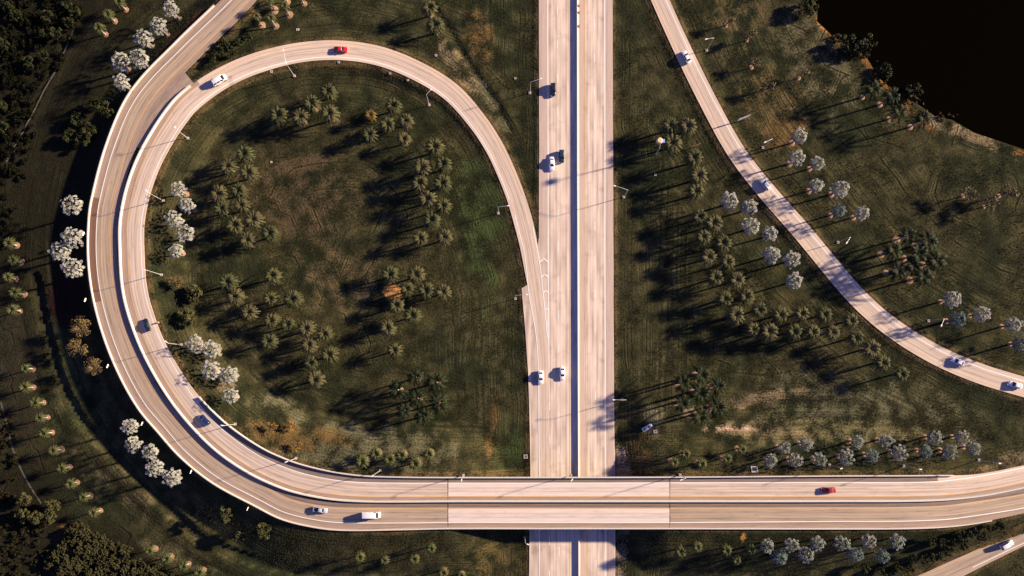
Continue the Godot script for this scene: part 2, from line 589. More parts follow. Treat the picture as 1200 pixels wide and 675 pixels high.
func frond(st: SurfaceTool, c: Vector3, az: float, rise: float, droop: float, L: float, pairs: int, leaf: float, col: Color):
	var out := Vector3(cos(az), 0, sin(az))
	var side := Vector3(-sin(az), 0, cos(az))
	var pos := func(t: float) -> Vector3: return c + out * (L * (t - 0.12 * t * t)) + Vector3(0, L * (rise * t - droop * t * t), 0)
	st.set_color(Color(col.r * 1.1, col.g, col.b * 0.8))
	for i in 4:
		var p0: Vector3 = pos.call(i / 4.0)
		var p1: Vector3 = pos.call((i + 1) / 4.0)
		var w := side * (0.05 * (1.0 - i / 5.0))
		quad(st, p0 - w, p1 - w * 0.8, p1 + w * 0.8, p0 + w)
	for k in pairs:
		var t := 0.12 + 0.88 * (k + 0.5) / pairs
		var p: Vector3 = pos.call(t)
		var tan: Vector3 = (pos.call(minf(t + 0.05, 1.0)) - pos.call(t - 0.05)).normalized()
		var ll := leaf * (0.45 + 0.75 * sin(PI * (0.12 + 0.78 * t)))
		for s in [-1.0, 1.0]:
			var d: Vector3 = (side * s * 0.8 + tan * 0.62 + Vector3(0, rng.randf_range(-0.35, 0.1), 0)).normalized()
			var w := tan * (0.055 + 0.02 * L)
			st.set_color(Color(col.r * rng.randf_range(0.85, 1.15), col.g * rng.randf_range(0.85, 1.15), col.b))
			var m := p + d * ll * 0.55
			var tip := p + d * ll + Vector3(0, -0.22 * ll, 0)
			tri(st, p - w * 0.5, m + w, m - w); tri(st, p - w * 0.5, p + w * 0.5, m + w); tri(st, m - w, m + w, tip)

func palm_trunk(h: float, r: float) -> ArrayMesh:
	var st := mb()
	var pts := []
	var rad := []
	for i in 9:
		var t := i / 8.0
		pts.append(Vector3(0.08 * sin(t * 2.0), -0.35 + (h + 0.3) * t, 0.05 * sin(t * 3.0)))
		rad.append(r * (1.25 - 0.35 * t) * (1.0 + (0.08 if i % 2 else -0.04)) * (1.25 if i == 0 else 1.0))
	tube(st, pts, rad, 8)
	return fin(st)

func silver_crown(sd: int, tone: Array) -> ArrayMesh:
	rng.seed = sd
	var st := mb()
	st.set_smooth_group(-1)
	var n := 52
	for i in n:
		var up := lerpf(0.98, -0.25, pow((i + 0.5) / n, 0.85))
		var az := i * 2.39996 + rng.randf_range(-0.25, 0.25)
		var hr := sqrt(1.0 - up * up)
		var dir := Vector3(cos(az) * hr, up, sin(az) * hr)
		fan_leaf(st, Vector3.ZERO, dir, rng.randf_range(1.6, 2.75), rng.randf_range(0.46, 0.70), 9, 2.5, 0.1, vary(tone, 0.18))
	return fin(st)

func sabal_crown(sd: int, tone: Array) -> ArrayMesh:
	rng.seed = sd
	var st := mb()
	st.set_smooth_group(-1)
	var n := 52
	for i in n:
		var t := (i + 0.5) / n
		var az := i * 2.39996 + rng.randf_range(-0.2, 0.2)
		var rise := lerpf(1.35, -0.2, t)
		frond(st, Vector3(0, 0.1 * (1 - t), 0), az, rise, lerpf(0.9, 0.55, t), lerpf(2.2, 3.1, minf(t * 1.6, 1.0)) * rng.randf_range(0.85, 1.12), 10, 0.34, vary(tone, 0.2))
	return fin(st)

func royal_crown(sd: int, tone: Array) -> ArrayMesh:
	rng.seed = sd
	var st := mb()
	st.set_smooth_group(-1)
	var n := 17
	for i in n:
		var t := (i + 0.5) / n
		var az := i * 2.39996 + rng.randf_range(-0.3, 0.3)
		frond(st, Vector3(0, 0.2 * (1 - t), 0), az, lerpf(1.2, 0.15, t), lerpf(0.9, 0.75, t), lerpf(2.6, 3.9, minf(t * 1.7, 1.0)) * rng.randf_range(0.9, 1.1), 12, 0.62, vary(tone, 0.22))
	return fin(st)

func leafy_crown(sd: int, tone: Array, r: float, hh: float, lobes: int, per: int, leaf: float, twigs := 0) -> ArrayMesh:
	rng.seed = sd
	var st := mb()
	st.set_smooth_group(-1)
	for i in lobes:
		var az := rng.randf() * TAU
		var rr := sqrt(rng.randf()) * r * 0.78
		var c := Vector3(cos(az) * rr, rng.randf_range(-0.35, 0.5) * hh * (1.0 - 0.5 * rr / r), sin(az) * rr)
		var lr := r * rng.randf_range(0.22, 0.38)
		var col := vary(tone, 0.25)
		for k in per:
			var d := Vector3(rng.randfn(), rng.randfn() * 0.8 + 0.3, rng.randfn()).normalized()
			var p := c + d * lr * rng.randf_range(0.55, 1.05)
			var nn := (d + Vector3(rng.randfn(), rng.randfn(), rng.randfn()) * 0.5).normalized()
			var u := nn.cross(Vector3(0.3, 0.9, 0.1)).normalized() * leaf * rng.randf_range(0.6, 1.2)
			var v := nn.cross(u).normalized() * leaf * rng.randf_range(0.35, 0.6)
			st.set_color(col * rng.randf_range(0.8, 1.2))
			tri(st, p - u, p + v, p + u); tri(st, p - u, p + u, p - v)
	for i in twigs:
		var d := Vector3(rng.randfn(), absf(rng.randfn()) * 0.6 + 0.1, rng.randfn()).normalized()
		var p0 := d * r * 0.15
		var p1 := Vector3(d.x * r, d.y * hh, d.z * r) * rng.randf_range(0.7, 1.05)
		var w := d.cross(Vector3.UP).normalized() * 0.04
		st.set_color(Color(0.22, 0.16, 0.09) * rng.randf_range(0.7, 1.2))
		tri(st, p0 - w, p1, p0 + w)
		var w2 := w.rotated(d, PI / 2)
		tri(st, p0 - w2, p1, p0 + w2)
	return fin(st)

func limbs(h: float, r: float, spread: float, sd: int) -> ArrayMesh:
	rng.seed = sd
	var st := mb()
	tube(st, [Vector3(0, -0.3, 0), Vector3(0.05, h * 0.4, 0), Vector3(0, h * 0.8, 0.05), Vector3(0.05, h * 1.15, 0)], [r * 1.35, r, r * 0.75, r * 0.4], 7)
	for i in 5:
		var az := TAU * i / 5 + rng.randf_range(-0.4, 0.4)
		var o := Vector3(cos(az), 0, sin(az))
		var y0 := h * rng.randf_range(0.5, 0.8)
		tube(st, [Vector3(0, y0, 0), o * spread * 0.4 + Vector3(0, y0 + spread * 0.35, 0), o * spread * 0.8 + Vector3(0, y0 + spread * 0.5, 0)], [r * 0.5, r * 0.32, r * 0.12], 5)
	return fin(st)

var protos := {}

func make_protos():
	# kind: crowns (variants), crown material, trunk mesh, trunk material, hub height, crown radius
	var silver := [0.29, 0.285, 0.25]
	var teal := [0.105, 0.140, 0.132]
	protos.silver = {"crowns": [silver_crown(1, silver), silver_crown(2, silver), silver_crown(3, silver)], "m": M.silver_leaf, "trunk": palm_trunk(6.0, 0.26), "tm": M.trunk, "h": 6.0, "r": 3.15}
	protos.teal = {"crowns": [silver_crown(4, teal), silver_crown(5, teal)], "m": M.silver_leaf, "trunk": palm_trunk(6.0, 0.26), "tm": M.trunk, "h": 6.0, "r": 3.15}
	var shade_tone := [0.175, 0.188, 0.160]  # grey-green leaf colour darkened to stand in for half-shaded crowns
	protos.shade_tinted = {"crowns": [silver_crown(6, shade_tone), silver_crown(7, shade_tone), silver_crown(8, [0.21, 0.21, 0.18])], "m": M.silver_leaf, "trunk": palm_trunk(6.0, 0.26), "tm": M.trunk, "h": 6.0, "r": 3.15}
	var g := [0.066, 0.064, 0.028]
	protos.sabal = {"crowns": [sabal_crown(11, g), sabal_crown(12, [0.056, 0.058, 0.026]), sabal_crown(13, [0.078, 0.072, 0.034])], "m": M.green_leaf, "trunk": palm_trunk(5.5, 0.24), "tm": M.trunk, "h": 5.5, "r": 2.75}
	protos.golden = {"crowns": [sabal_crown(14, [0.13, 0.09, 0.028])], "m": M.green_leaf, "trunk": palm_trunk(5.5, 0.24), "tm": M.trunk, "h": 5.5, "r": 2.75}
	protos.small = {"crowns": [sabal_crown(15, [0.062, 0.070, 0.026]), sabal_crown(16, [0.072, 0.075, 0.03])], "m": M.green_leaf, "trunk": palm_trunk(5.5, 0.24), "tm": M.white_trunk, "h": 5.5, "r": 2.75}
	protos.royal = {"crowns": [royal_crown(21, [0.015, 0.022, 0.009]), royal_crown(22, [0.018, 0.024, 0.010]), royal_crown(23, [0.014, 0.020, 0.010])], "m": M.green_leaf, "trunk": palm_trunk(7.5, 0.26), "tm": M.white_trunk, "h": 7.5, "r": 3.6}
	protos.bush = {"crowns": [leafy_crown(31, [0.055, 0.055, 0.022], 2.6, 2.0, 18, 60, 0.3), leafy_crown(32, [0.06, 0.056, 0.024], 2.6, 2.0, 18, 60, 0.3)], "m": M.tree_leaf, "trunk": limbs(2.2, 0.16, 1.8, 33), "tm": M.bark, "h": 2.2, "r": 2.6}
	protos.dark_bush = {"crowns": [leafy_crown(34, [0.026, 0.030, 0.011], 2.4, 1.8, 16, 60, 0.28), leafy_crown(35, [0.03, 0.033, 0.013], 2.4, 1.8, 16, 60, 0.28)], "m": M.tree_leaf, "trunk": limbs(1.6, 0.14, 1.5, 36), "tm": M.bark, "h": 1.6, "r": 2.4}
	protos.dry = {"crowns": [leafy_crown(41, [0.105, 0.075, 0.030], 3.0, 2.6, 16, 34, 0.26, 70), leafy_crown(42, [0.11, 0.08, 0.034], 3.0, 2.6, 16, 34, 0.26, 70)], "m": M.tree_leaf, "trunk": limbs(3.2, 0.17, 2.2, 43), "tm": M.bark, "h": 3.2, "r": 3.0}
	protos.rust = {"crowns": [leafy_crown(44, [0.26, 0.14, 0.035], 2.4, 2.0, 12, 34, 0.24, 50), leafy_crown(45, [0.22, 0.13, 0.04], 2.4, 2.0, 12, 34, 0.24, 50)], "m": M.tree_leaf, "trunk": limbs(2.4, 0.13, 1.7, 46), "tm": M.bark, "h": 2.4, "r": 2.4}
	protos.sparse = {"crowns": [leafy_crown(47, [0.15, 0.115, 0.06], 2.3, 1.8, 13, 34, 0.22, 60), leafy_crown(48, [0.13, 0.11, 0.055], 2.3, 1.8, 13, 34, 0.22, 60)], "m": M.tree_leaf, "trunk": limbs(3.4, 0.12, 1.7, 49), "tm": M.bark, "h": 3.4, "r": 2.3}
	var md := mb()
	rng.seed = 90
	md.set_smooth_group(1)
	var ring := []
	for k in 18:
		var a := TAU * k / 18
		ring.append(Vector3(cos(a), 0, sin(a)) * rng.randf_range(0.88, 1.1))
	for k in 18:
		var a: Vector3 = ring[k]
		var b: Vector3 = ring[(k + 1) % 18]
		var up := Vector3(0, 0.13, 0)
		var low := Vector3(0, -0.12, 0)
		tri(md, up, a * 0.6 + up * 0.9, b * 0.6 + up * 0.9)
		quad(md, a * 0.6 + up * 0.9, a + low, b + low, b * 0.6 + up * 0.9)
	mulch_mesh = fin(md)

var mulch_mesh: ArrayMesh
const ORD := ["first", "second", "third", "fourth", "fifth", "sixth", "seventh", "eighth", "ninth", "tenth", "eleventh", "twelfth", "thirteenth", "fourteenth", "fifteenth", "sixteenth", "seventeenth", "eighteenth", "nineteenth", "twentieth", "twenty-first", "twenty-second", "twenty-third", "twenty-fourth", "twenty-fifth"]
var tree_count := 0

func plant(kind: String, called: String, px: float, py: float, h: float, r: float, label: String, category: String, group: String) -> Node3D:
	var pr: Dictionary = protos[kind]
	var at := on_ground(px, py, h)
	var t := base(called, at)
	tag(t, label, category, group)
	rng.seed = 5000 + tree_count
	tree_count += 1
	t.rotation.y = rng.randf() * TAU
	var lean := rng.randf_range(-0.03, 0.03)
	t.scale = Vector3(r / pr.r, h / pr.h, r / pr.r)
	mi("trunk", pr.trunk, pr.tm, t)
	var c := mi("crown", pr.crowns[tree_count % pr.crowns.size()], pr.m, t)
	c.position = Vector3(0.06, pr.h, 0.03)
	c.scale = Vector3(1, (r / pr.r) / (h / pr.h) * rng.randf_range(0.92, 1.1), 1)
	c.rotation = Vector3(lean, 0, lean)
	return t

func mulch(at: Vector3, r: float, label: String, group: String):
	var o := mi("mulch_bed", mulch_mesh, M.mulch)
	var n := ground_normal(at.x, at.z)
	var x := Vector3.RIGHT
	x = (x - n * x.dot(n)).normalized()
	o.basis = Basis(x, n, x.cross(n)).rotated(n, rng.randf() * TAU) * Basis.from_scale(Vector3(r, 1, r))
	o.position = at + Vector3(0, 0.05, 0)
	tag(o, label, "mulch bed", group)

const WORDS := {"silver": ["silver_palm", "silver fan palm", "palm"], "teal": ["silver_palm", "bluish fan palm", "palm"], "shade_tinted": ["silver_palm", "shade-tinted grey-green fan palm", "palm"], "sabal": ["green_palm", "green palm", "palm"], "golden": ["green_palm", "golden palm", "palm"],
	"small": ["young_palm", "small green palm", "palm"], "royal": ["royal_palm", "dark feathery palm", "palm"], "bush": ["leafy_bush", "leafy green bush", "bush"], "dark_bush": ["dark_shrub", "dark shrub", "shrub"],
	"dry": ["dry_tree", "brown dry tree", "tree"], "rust": ["rusty_shrub", "orange-brown shrub", "shrub"], "sparse": ["sparse_tree", "thin pale tree", "tree"]}

# kind, hub height, crown radius, mulch radius, order ("y" from the top, "x" from the left), where (reads after "nth from ..."), places in the photograph
const TREES := [
	["silver", 6.0, 3.3, 1.1, "y", "top in row outside upper outer ramp", [[200, 11], [186, 31], [169, 45], [163, 69], [141, 73], [142, 97]]],
	["silver", 6.0, 3.6, 0.0, "y", "top in group outside outer ramp's western bend", [[84, 241], [85, 279], [70, 296], [85, 314]]],
	["silver", 5.5, 3.4, 0.0, "y", "top in row outside outer ramp's lower bend", [[152, 500], [156, 520], [176, 530], [181, 549], [202, 560]]],
	["silver", 5.5, 3.15, 1.1, "y", "top in column inside the loop's western curve", [[209, 222], [219, 241], [204, 258], [217, 274], [206, 294]]],
	["silver", 5.5, 3.4, 1.1, "y", "top in group inside the loop's lower curve", [[228, 403], [248, 410], [247, 434], [269, 440], [270, 464]]],
	["silver", 6.5, 3.1, 0.0, "y", "top in diagonal row below the curved northeast ramp", [[855, 235], [878, 242], [880, 265], [902, 274], [904, 298], [928, 304], [931, 329]]],
	["silver", 6.5, 3.0, 1.1, "y", "top in row above the curved northeast ramp", [[937, 160], [934, 185], [958, 191], [957, 218], [984, 222], [1010, 250]]],
	["teal", 6.5, 3.0, 1.0, "y", "top in row above the curved northeast ramp", [[983, 247]]],
	["silver", 6.5, 3.3, 1.1, "x", "left in group near the eastern edge", [[1116, 351], [1151, 368], [1189, 381]]],
	["teal", 6.5, 3.2, 1.0, "x", "left in group near the eastern edge", [[1123, 374], [1199, 402]]],
	["shade_tinted", 5.5, 2.8, 1.0, "x", "bridge in staggered row above the overpass road", [[903, 540], [918, 525], [932, 540], [944, 521], [960, 539], [991, 536], [1005, 518], [1038, 517], [1053, 531], [1095, 513], [1113, 529], [1127, 513], [1141, 525]]],
	["teal", 5.5, 2.7, 1.0, "x", "bridge in staggered row above the overpass road", [[1022, 534], [1085, 529]]],
	["shade_tinted", 5.5, 2.9, 0.0, "x", "bridge in row below the overpass road", [[899, 640], [928, 639], [945, 650], [958, 637], [987, 637], [1018, 635], [1051, 635]]],
	["teal", 5.5, 2.9, 0.0, "x", "bridge in row below the overpass road", [[914, 653], [1003, 650], [1034, 652]]],
	["sabal", 5.5, 2.7, 0.9, "x", "left in row under the loop's upper arc", [[326, 136], [352, 137], [365, 121], [384, 107], [386, 133]]],
	["golden", 4.5, 2.3, 0.0, "x", "left under the loop's upper arc", [[434, 135]]],
	["sabal", 4.5, 2.3, 0.9, "y", "top in loose cluster below the loop's arc", [[460, 124], [475, 142], [454, 146], [433, 158], [473, 163]]],
	["sabal", 5.5, 2.7, 0.0, "y", "top in column inside the loop's eastern side", [[509, 172], [519, 193], [494, 197], [491, 215], [518, 215], [500, 233], [519, 241], [505, 258], [492, 279], [520, 278]]],
	["sabal", 4.8, 2.4, 0.0, "y", "top in open cluster at the loop's centre", [[457, 322], [487, 322], [477, 339], [499, 341], [519, 342], [464, 358], [483, 370], [454, 384], [462, 410]]],
	["sabal", 5.5, 2.6, 0.0, "y", "top in column in the loop's western half", [[286, 181], [267, 195], [291, 203], [279, 223], [256, 228], [283, 241], [260, 245], [297, 257], [275, 264], [316, 273], [290, 281]]],
	["sabal", 5.0, 2.5, 0.0, "y", "top in scattered group in the loop's lower half", [[319, 323], [267, 331], [275, 348], [317, 350], [342, 350], [292, 366], [318, 376], [337, 380], [359, 385], [380, 391], [315, 400], [362, 404], [386, 416], [364, 425], [369, 445]]],
	["royal", 7.5, 3.2, 1.1, "y", "top in clump inside the loop", [[487, 442], [511, 448], [466, 457], [489, 467], [514, 472], [474, 481], [496, 488]]],
	["royal", 8.8, 3.4, 1.2, "y", "top in clump beside the highway's eastern edge", [[822, 439], [800, 449], [841, 453], [820, 460], [799, 472], [840, 477], [820, 487]]],
	["royal", 8.0, 3.5, 1.2, "y", "top in clump above the northeast ramp", [[1064, 276], [1087, 283], [1047, 293], [1075, 298], [1097, 306], [1070, 311], [1052, 316], [1082, 324]]],
	["sabal", 6.0, 2.9, 0.0, "y", "top in cluster near the tall pole sign", [[785, 147], [805, 148], [787, 168], [813, 185], [818, 206], [815, 225]]],
	["sabal", 6.0, 2.6, 0.0, "y", "top in double column between highway and silver row", [[819, 254], [836, 262], [824, 278], [847, 285], [830, 301], [852, 307], [838, 325], [863, 328], [849, 350], [874, 348], [862, 369]]],
	["sabal", 6.0, 2.6, 0.0, "x", "left in curved double row below the silver row", [[882, 386], [889, 363], [901, 389], [914, 369], [930, 389], [939, 368], [952, 389], [966, 369], [975, 390], [997, 376], [1002, 396], [1020, 409], [1034, 425], [1056, 439]]],
	["small", 4.4, 2.0, 1.2, "y", "top in long column along the western edge", [[10, 285], [15, 305], [9, 325], [17, 343], [14, 363], [29, 432], [29, 454], [41, 472], [46, 490], [51, 508], [62, 528], [72, 549], [82, 567], [97, 583], [109, 601]]],
	["small", 4.2, 2.0, 1.2, "x", "left in diagonal row at the lower edge", [[175, 646], [195, 655], [215, 664], [233, 671]]],
	["small", 4.5, 2.0, 1.1, "y", "top in short row near the western wood", [[139, 3], [126, 17], [115, 33]]],
	["small", 6.0, 1.6, 1.3, "x", "left in group above the loop's upper arc", [[300, 19], [315, 1], [317, 21], [333, 7], [331, -8], [350, -7]]],
	["sabal", 5.5, 2.6, 1.0, "y", "top in pair above the loop's eastern arc", [[503, 9], [510, 30]]],
	["small", 4.4, 2.3, 1.6, "x", "left in cluster above the loop's bridge approach", [[424, 541], [440, 532], [456, 538], [470, 533], [486, 543], [502, 532]]],
	["small", 3.8, 1.9, 1.0, "x", "left in row below the overpass, west of highway", [[421, 653], [450, 657], [485, 655], [505, 643], [519, 671], [540, 675]]],
	["small", 4.4, 1.9, 1.3, "x", "left in group above the overpass, east of highway", [[790, 542], [803, 532], [822, 544], [852, 538], [869, 527]]],
	["small", 4.4, 2.0, 0.0, "x", "left in group below the overpass, east of highway", [[797, 647], [817, 641], [851, 645], [863, 657], [880, 645]]],
	["dry", 3.4, 3.6, 0.0, "y", "top of three beside outer ramp's western bend", [[95, 384], [92, 408], [110, 430]]],
	["dry", 3.0, 3.2, 0.0, "y", "top beside the loop's western lamp", [[206, 330]]],
	["bush", 3.0, 3.3, 0.0, "y", "top beside the loop's western shoulder", [[230, 343], [218, 373]]],
	["rust", 2.6, 2.4, 0.0, "x", "left in group inside the loop's lower bend", [[318, 501], [341, 499], [347, 522]]],
	["bush", 2.6, 2.9, 0.0, "x", "left below the outer ramp's lower bend", [[262, 604], [280, 627], [309, 622]]],
	["bush", 2.8, 2.6, 0.0, "x", "left in thicket at lower western corner", [[28, 583], [28, 605], [43, 608], [57, 606], [61, 594]]],
	["sparse", 3.4, 2.4, 0.9, "y", "top in field beside the pond", [[854, 24], [879, 42], [884, 74], [900, 101], [940, 87]]],
	["sparse", 4.0, 2.8, 0.8, "x", "left on the eastern lawn", [[1137, 226], [1162, 239], [1180, 226]]],
	["royal", 7.5, 3.1, 1.0, "y", "top of those along the pond bank", [[1023, 104], [1045, 112], [1054, 131], [1082, 139]]],
	["dark_bush", 2.2, 3.2, 0.0, "x", "left along the pond bank", [[950, 6], [994, 52], [1007, 58], [1018, 50], [1036, 84], [1070, 108]]],
	["dark_bush", 1.8, 1.9, 0.0, "x", "left between loop and outer ramp", [[248, 69], [257, 61], [263, 53], [273, 60], [280, 49], [290, 44]]],
	["dark_bush", 2.0, 2.6, 0.0, "y", "top along outer ramp's upper western side", [[112, 122], [125, 128], [92, 140], [104, 152], [84, 160], [97, 164]]],
	["dark_bush", 2.0, 1.9, 0.0, "x", "left in bank above the lower eastern ramp", [[1015, 665], [1038, 668], [1052, 664], [1068, 654], [1066, 668], [1083, 655], [1092, 634], [1096, 652], [1104, 636], [1112, 646], [1118, 632], [1128, 628], [1130, 638], [1140, 624], [1150, 628], [1162, 618], [1172, 616]]],
	["dark_bush", 2.4, 2.2, 0.0, "y", "top in the wood at upper western corner", [[10, 10], [20, 19], [78, 4], [88, 15], [56, 20], [81, 27], [66, 38], [53, 40], [35, 74], [3, 124], [4, 150], [52, 66], [4, 52]]],
]

func plant_all() -> Array:
	var spots := []
	for row in TREES:
		var pts: Array = row[6].duplicate()
		if row[4] == "y": pts.sort_custom(func(a, b): return a[1] < b[1] or (a[1] == b[1] and a[0] < b[0]))
		else: pts.sort_custom(func(a, b): return a[0] < b[0])
		var w: Array = WORDS[row[0]]
		var i := 0
		for p in pts:
			rng.seed = int(p[0]) * 991 + int(p[1])
			var h: float = row[1] * rng.randf_range(0.93, 1.07)
			var r: float = row[2] * (1.26 if row[0] == "sabal" else (1.2 if row[0] == "royal" else 1.04)) * rng.randf_range(0.88, 1.12)
			var mr: float = row[3] * (1.25 if row[0] == "royal" else 1.1) * rng.randf_range(0.85, 1.15)
			var label := ("%s, %s from %s" % [w[1], ORD[i], row[5]]) if pts.size() > 1 else ("lone %s, %s" % [w[1], row[5].replace("top ", "").replace("left ", "")])
			var t := plant(row[0], w[0], p[0], p[1], h, r, label, w[2], "%ss %s" % [w[1], row[5].replace("top ", "").replace("left ", "").replace("bridge ", "")])
			spots.append(t.position)
			if mr > 0.1:
				mulch(t.position, mr, "mulch under %s %s from %s" % [ORD[i], w[1], row[5]], "mulch rings under planted trees")
			i += 1
	return spots

# ---------------------------------------------------------------- vehicles
func loft(st: SurfaceTool, stations: Array):
	# stations: z, half width, low, high
	st.set_smooth_group(1)
	var rings := []
	for s in stations:
		var z: float = s[0]
		var w: float = s[1]
		var a: float = s[2]
		var b: float = s[3]
		var hgt_: float = b - a
		rings.append([Vector3(-w * 0.9, a, z), Vector3(-w, a + hgt_ * 0.25, z), Vector3(-w, a + hgt_ * 0.65, z), Vector3(-w * 0.94, b - hgt_ * 0.08, z), Vector3(-w * 0.8, b, z), Vector3(0, b + 0.025, z),
			Vector3(w * 0.8, b, z), Vector3(w * 0.94, b - hgt_ * 0.08, z), Vector3(w, a + hgt_ * 0.65, z), Vector3(w, a + hgt_ * 0.25, z), Vector3(w * 0.9, a, z)])
	var m: int = rings[0].size()
	for i in rings.size() - 1:
		for k in m:
			var k2 := (k + 1) % m
			quad(st, rings[i][k], rings[i + 1][k], rings[i + 1][k2], rings[i][k2])
	for k in range(1, m - 1):
		tri(st, rings[0][0], rings[0][k], rings[0][k + 1])
		var l: int = rings.size() - 1
		tri(st, rings[l][0], rings[l][k + 1], rings[l][k])

const BODY := {
	"sedan": {"L": 4.8, "body": [[-2.4, 0.60, 0.36, 0.60], [-2.32, 0.80, 0.28, 0.68], [-1.95, 0.89, 0.24, 0.80], [-1.05, 0.92, 0.23, 0.93], [0.3, 0.92, 0.23, 0.96], [1.5, 0.92, 0.24, 0.98], [2.05, 0.89, 0.27, 0.97], [2.32, 0.82, 0.34, 0.90], [2.4, 0.66, 0.42, 0.78]],
		"cab": [-1.1, 1.75, -0.30, 1.00, 0.94, 1.43, 0.80, 0.62]},
	"suv": {"L": 4.8, "body": [[-2.4, 0.66, 0.42, 0.78], [-2.3, 0.86, 0.32, 0.92], [-1.9, 0.94, 0.28, 1.02], [-1.1, 0.96, 0.27, 1.10], [0.3, 0.96, 0.27, 1.12], [1.8, 0.96, 0.28, 1.14], [2.25, 0.93, 0.34, 1.12], [2.4, 0.78, 0.42, 1.0]],
		"cab": [-1.15, 2.28, -0.45, 2.0, 1.10, 1.70, 0.86, 0.70]},
	"minivan": {"L": 5.2, "body": [[-2.6, 0.66, 0.40, 0.78], [-2.5, 0.88, 0.30, 0.92], [-2.1, 0.96, 0.26, 1.05], [-1.5, 0.99, 0.25, 1.12], [0.3, 0.99, 0.25, 1.14], [2.1, 0.99, 0.26, 1.14], [2.5, 0.95, 0.32, 1.10], [2.6, 0.82, 0.40, 1.0]],
		"cab": [-1.75, 2.52, -0.85, 2.25, 1.12, 1.80, 0.90, 0.74]},
	"van": {"L": 6.0, "body": [[-3.0, 0.70, 0.42, 0.85], [-2.9, 0.92, 0.32, 1.0], [-2.5, 1.0, 0.28, 1.18], [-2.1, 1.02, 0.27, 1.25], [0.3, 1.02, 0.27, 1.28], [2.8, 1.02, 0.28, 1.28], [3.0, 0.98, 0.36, 1.25]],
		"cab": [-2.3, 2.97, -1.55, 2.90, 1.25, 2.35, 0.98, 0.90]},
	"pickup": {"L": 5.6, "body": [[-2.8, 0.70, 0.45, 0.85], [-2.7, 0.90, 0.36, 1.0], [-2.3, 0.97, 0.32, 1.08], [-1.4, 0.99, 0.31, 1.14], [0.6, 0.99, 0.31, 1.15], [2.6, 0.99, 0.33, 1.15], [2.8, 0.95, 0.40, 1.13]],
		"cab": [-1.5, 0.80, -0.75, 0.55, 1.14, 1.78, 0.90, 0.72]},
}

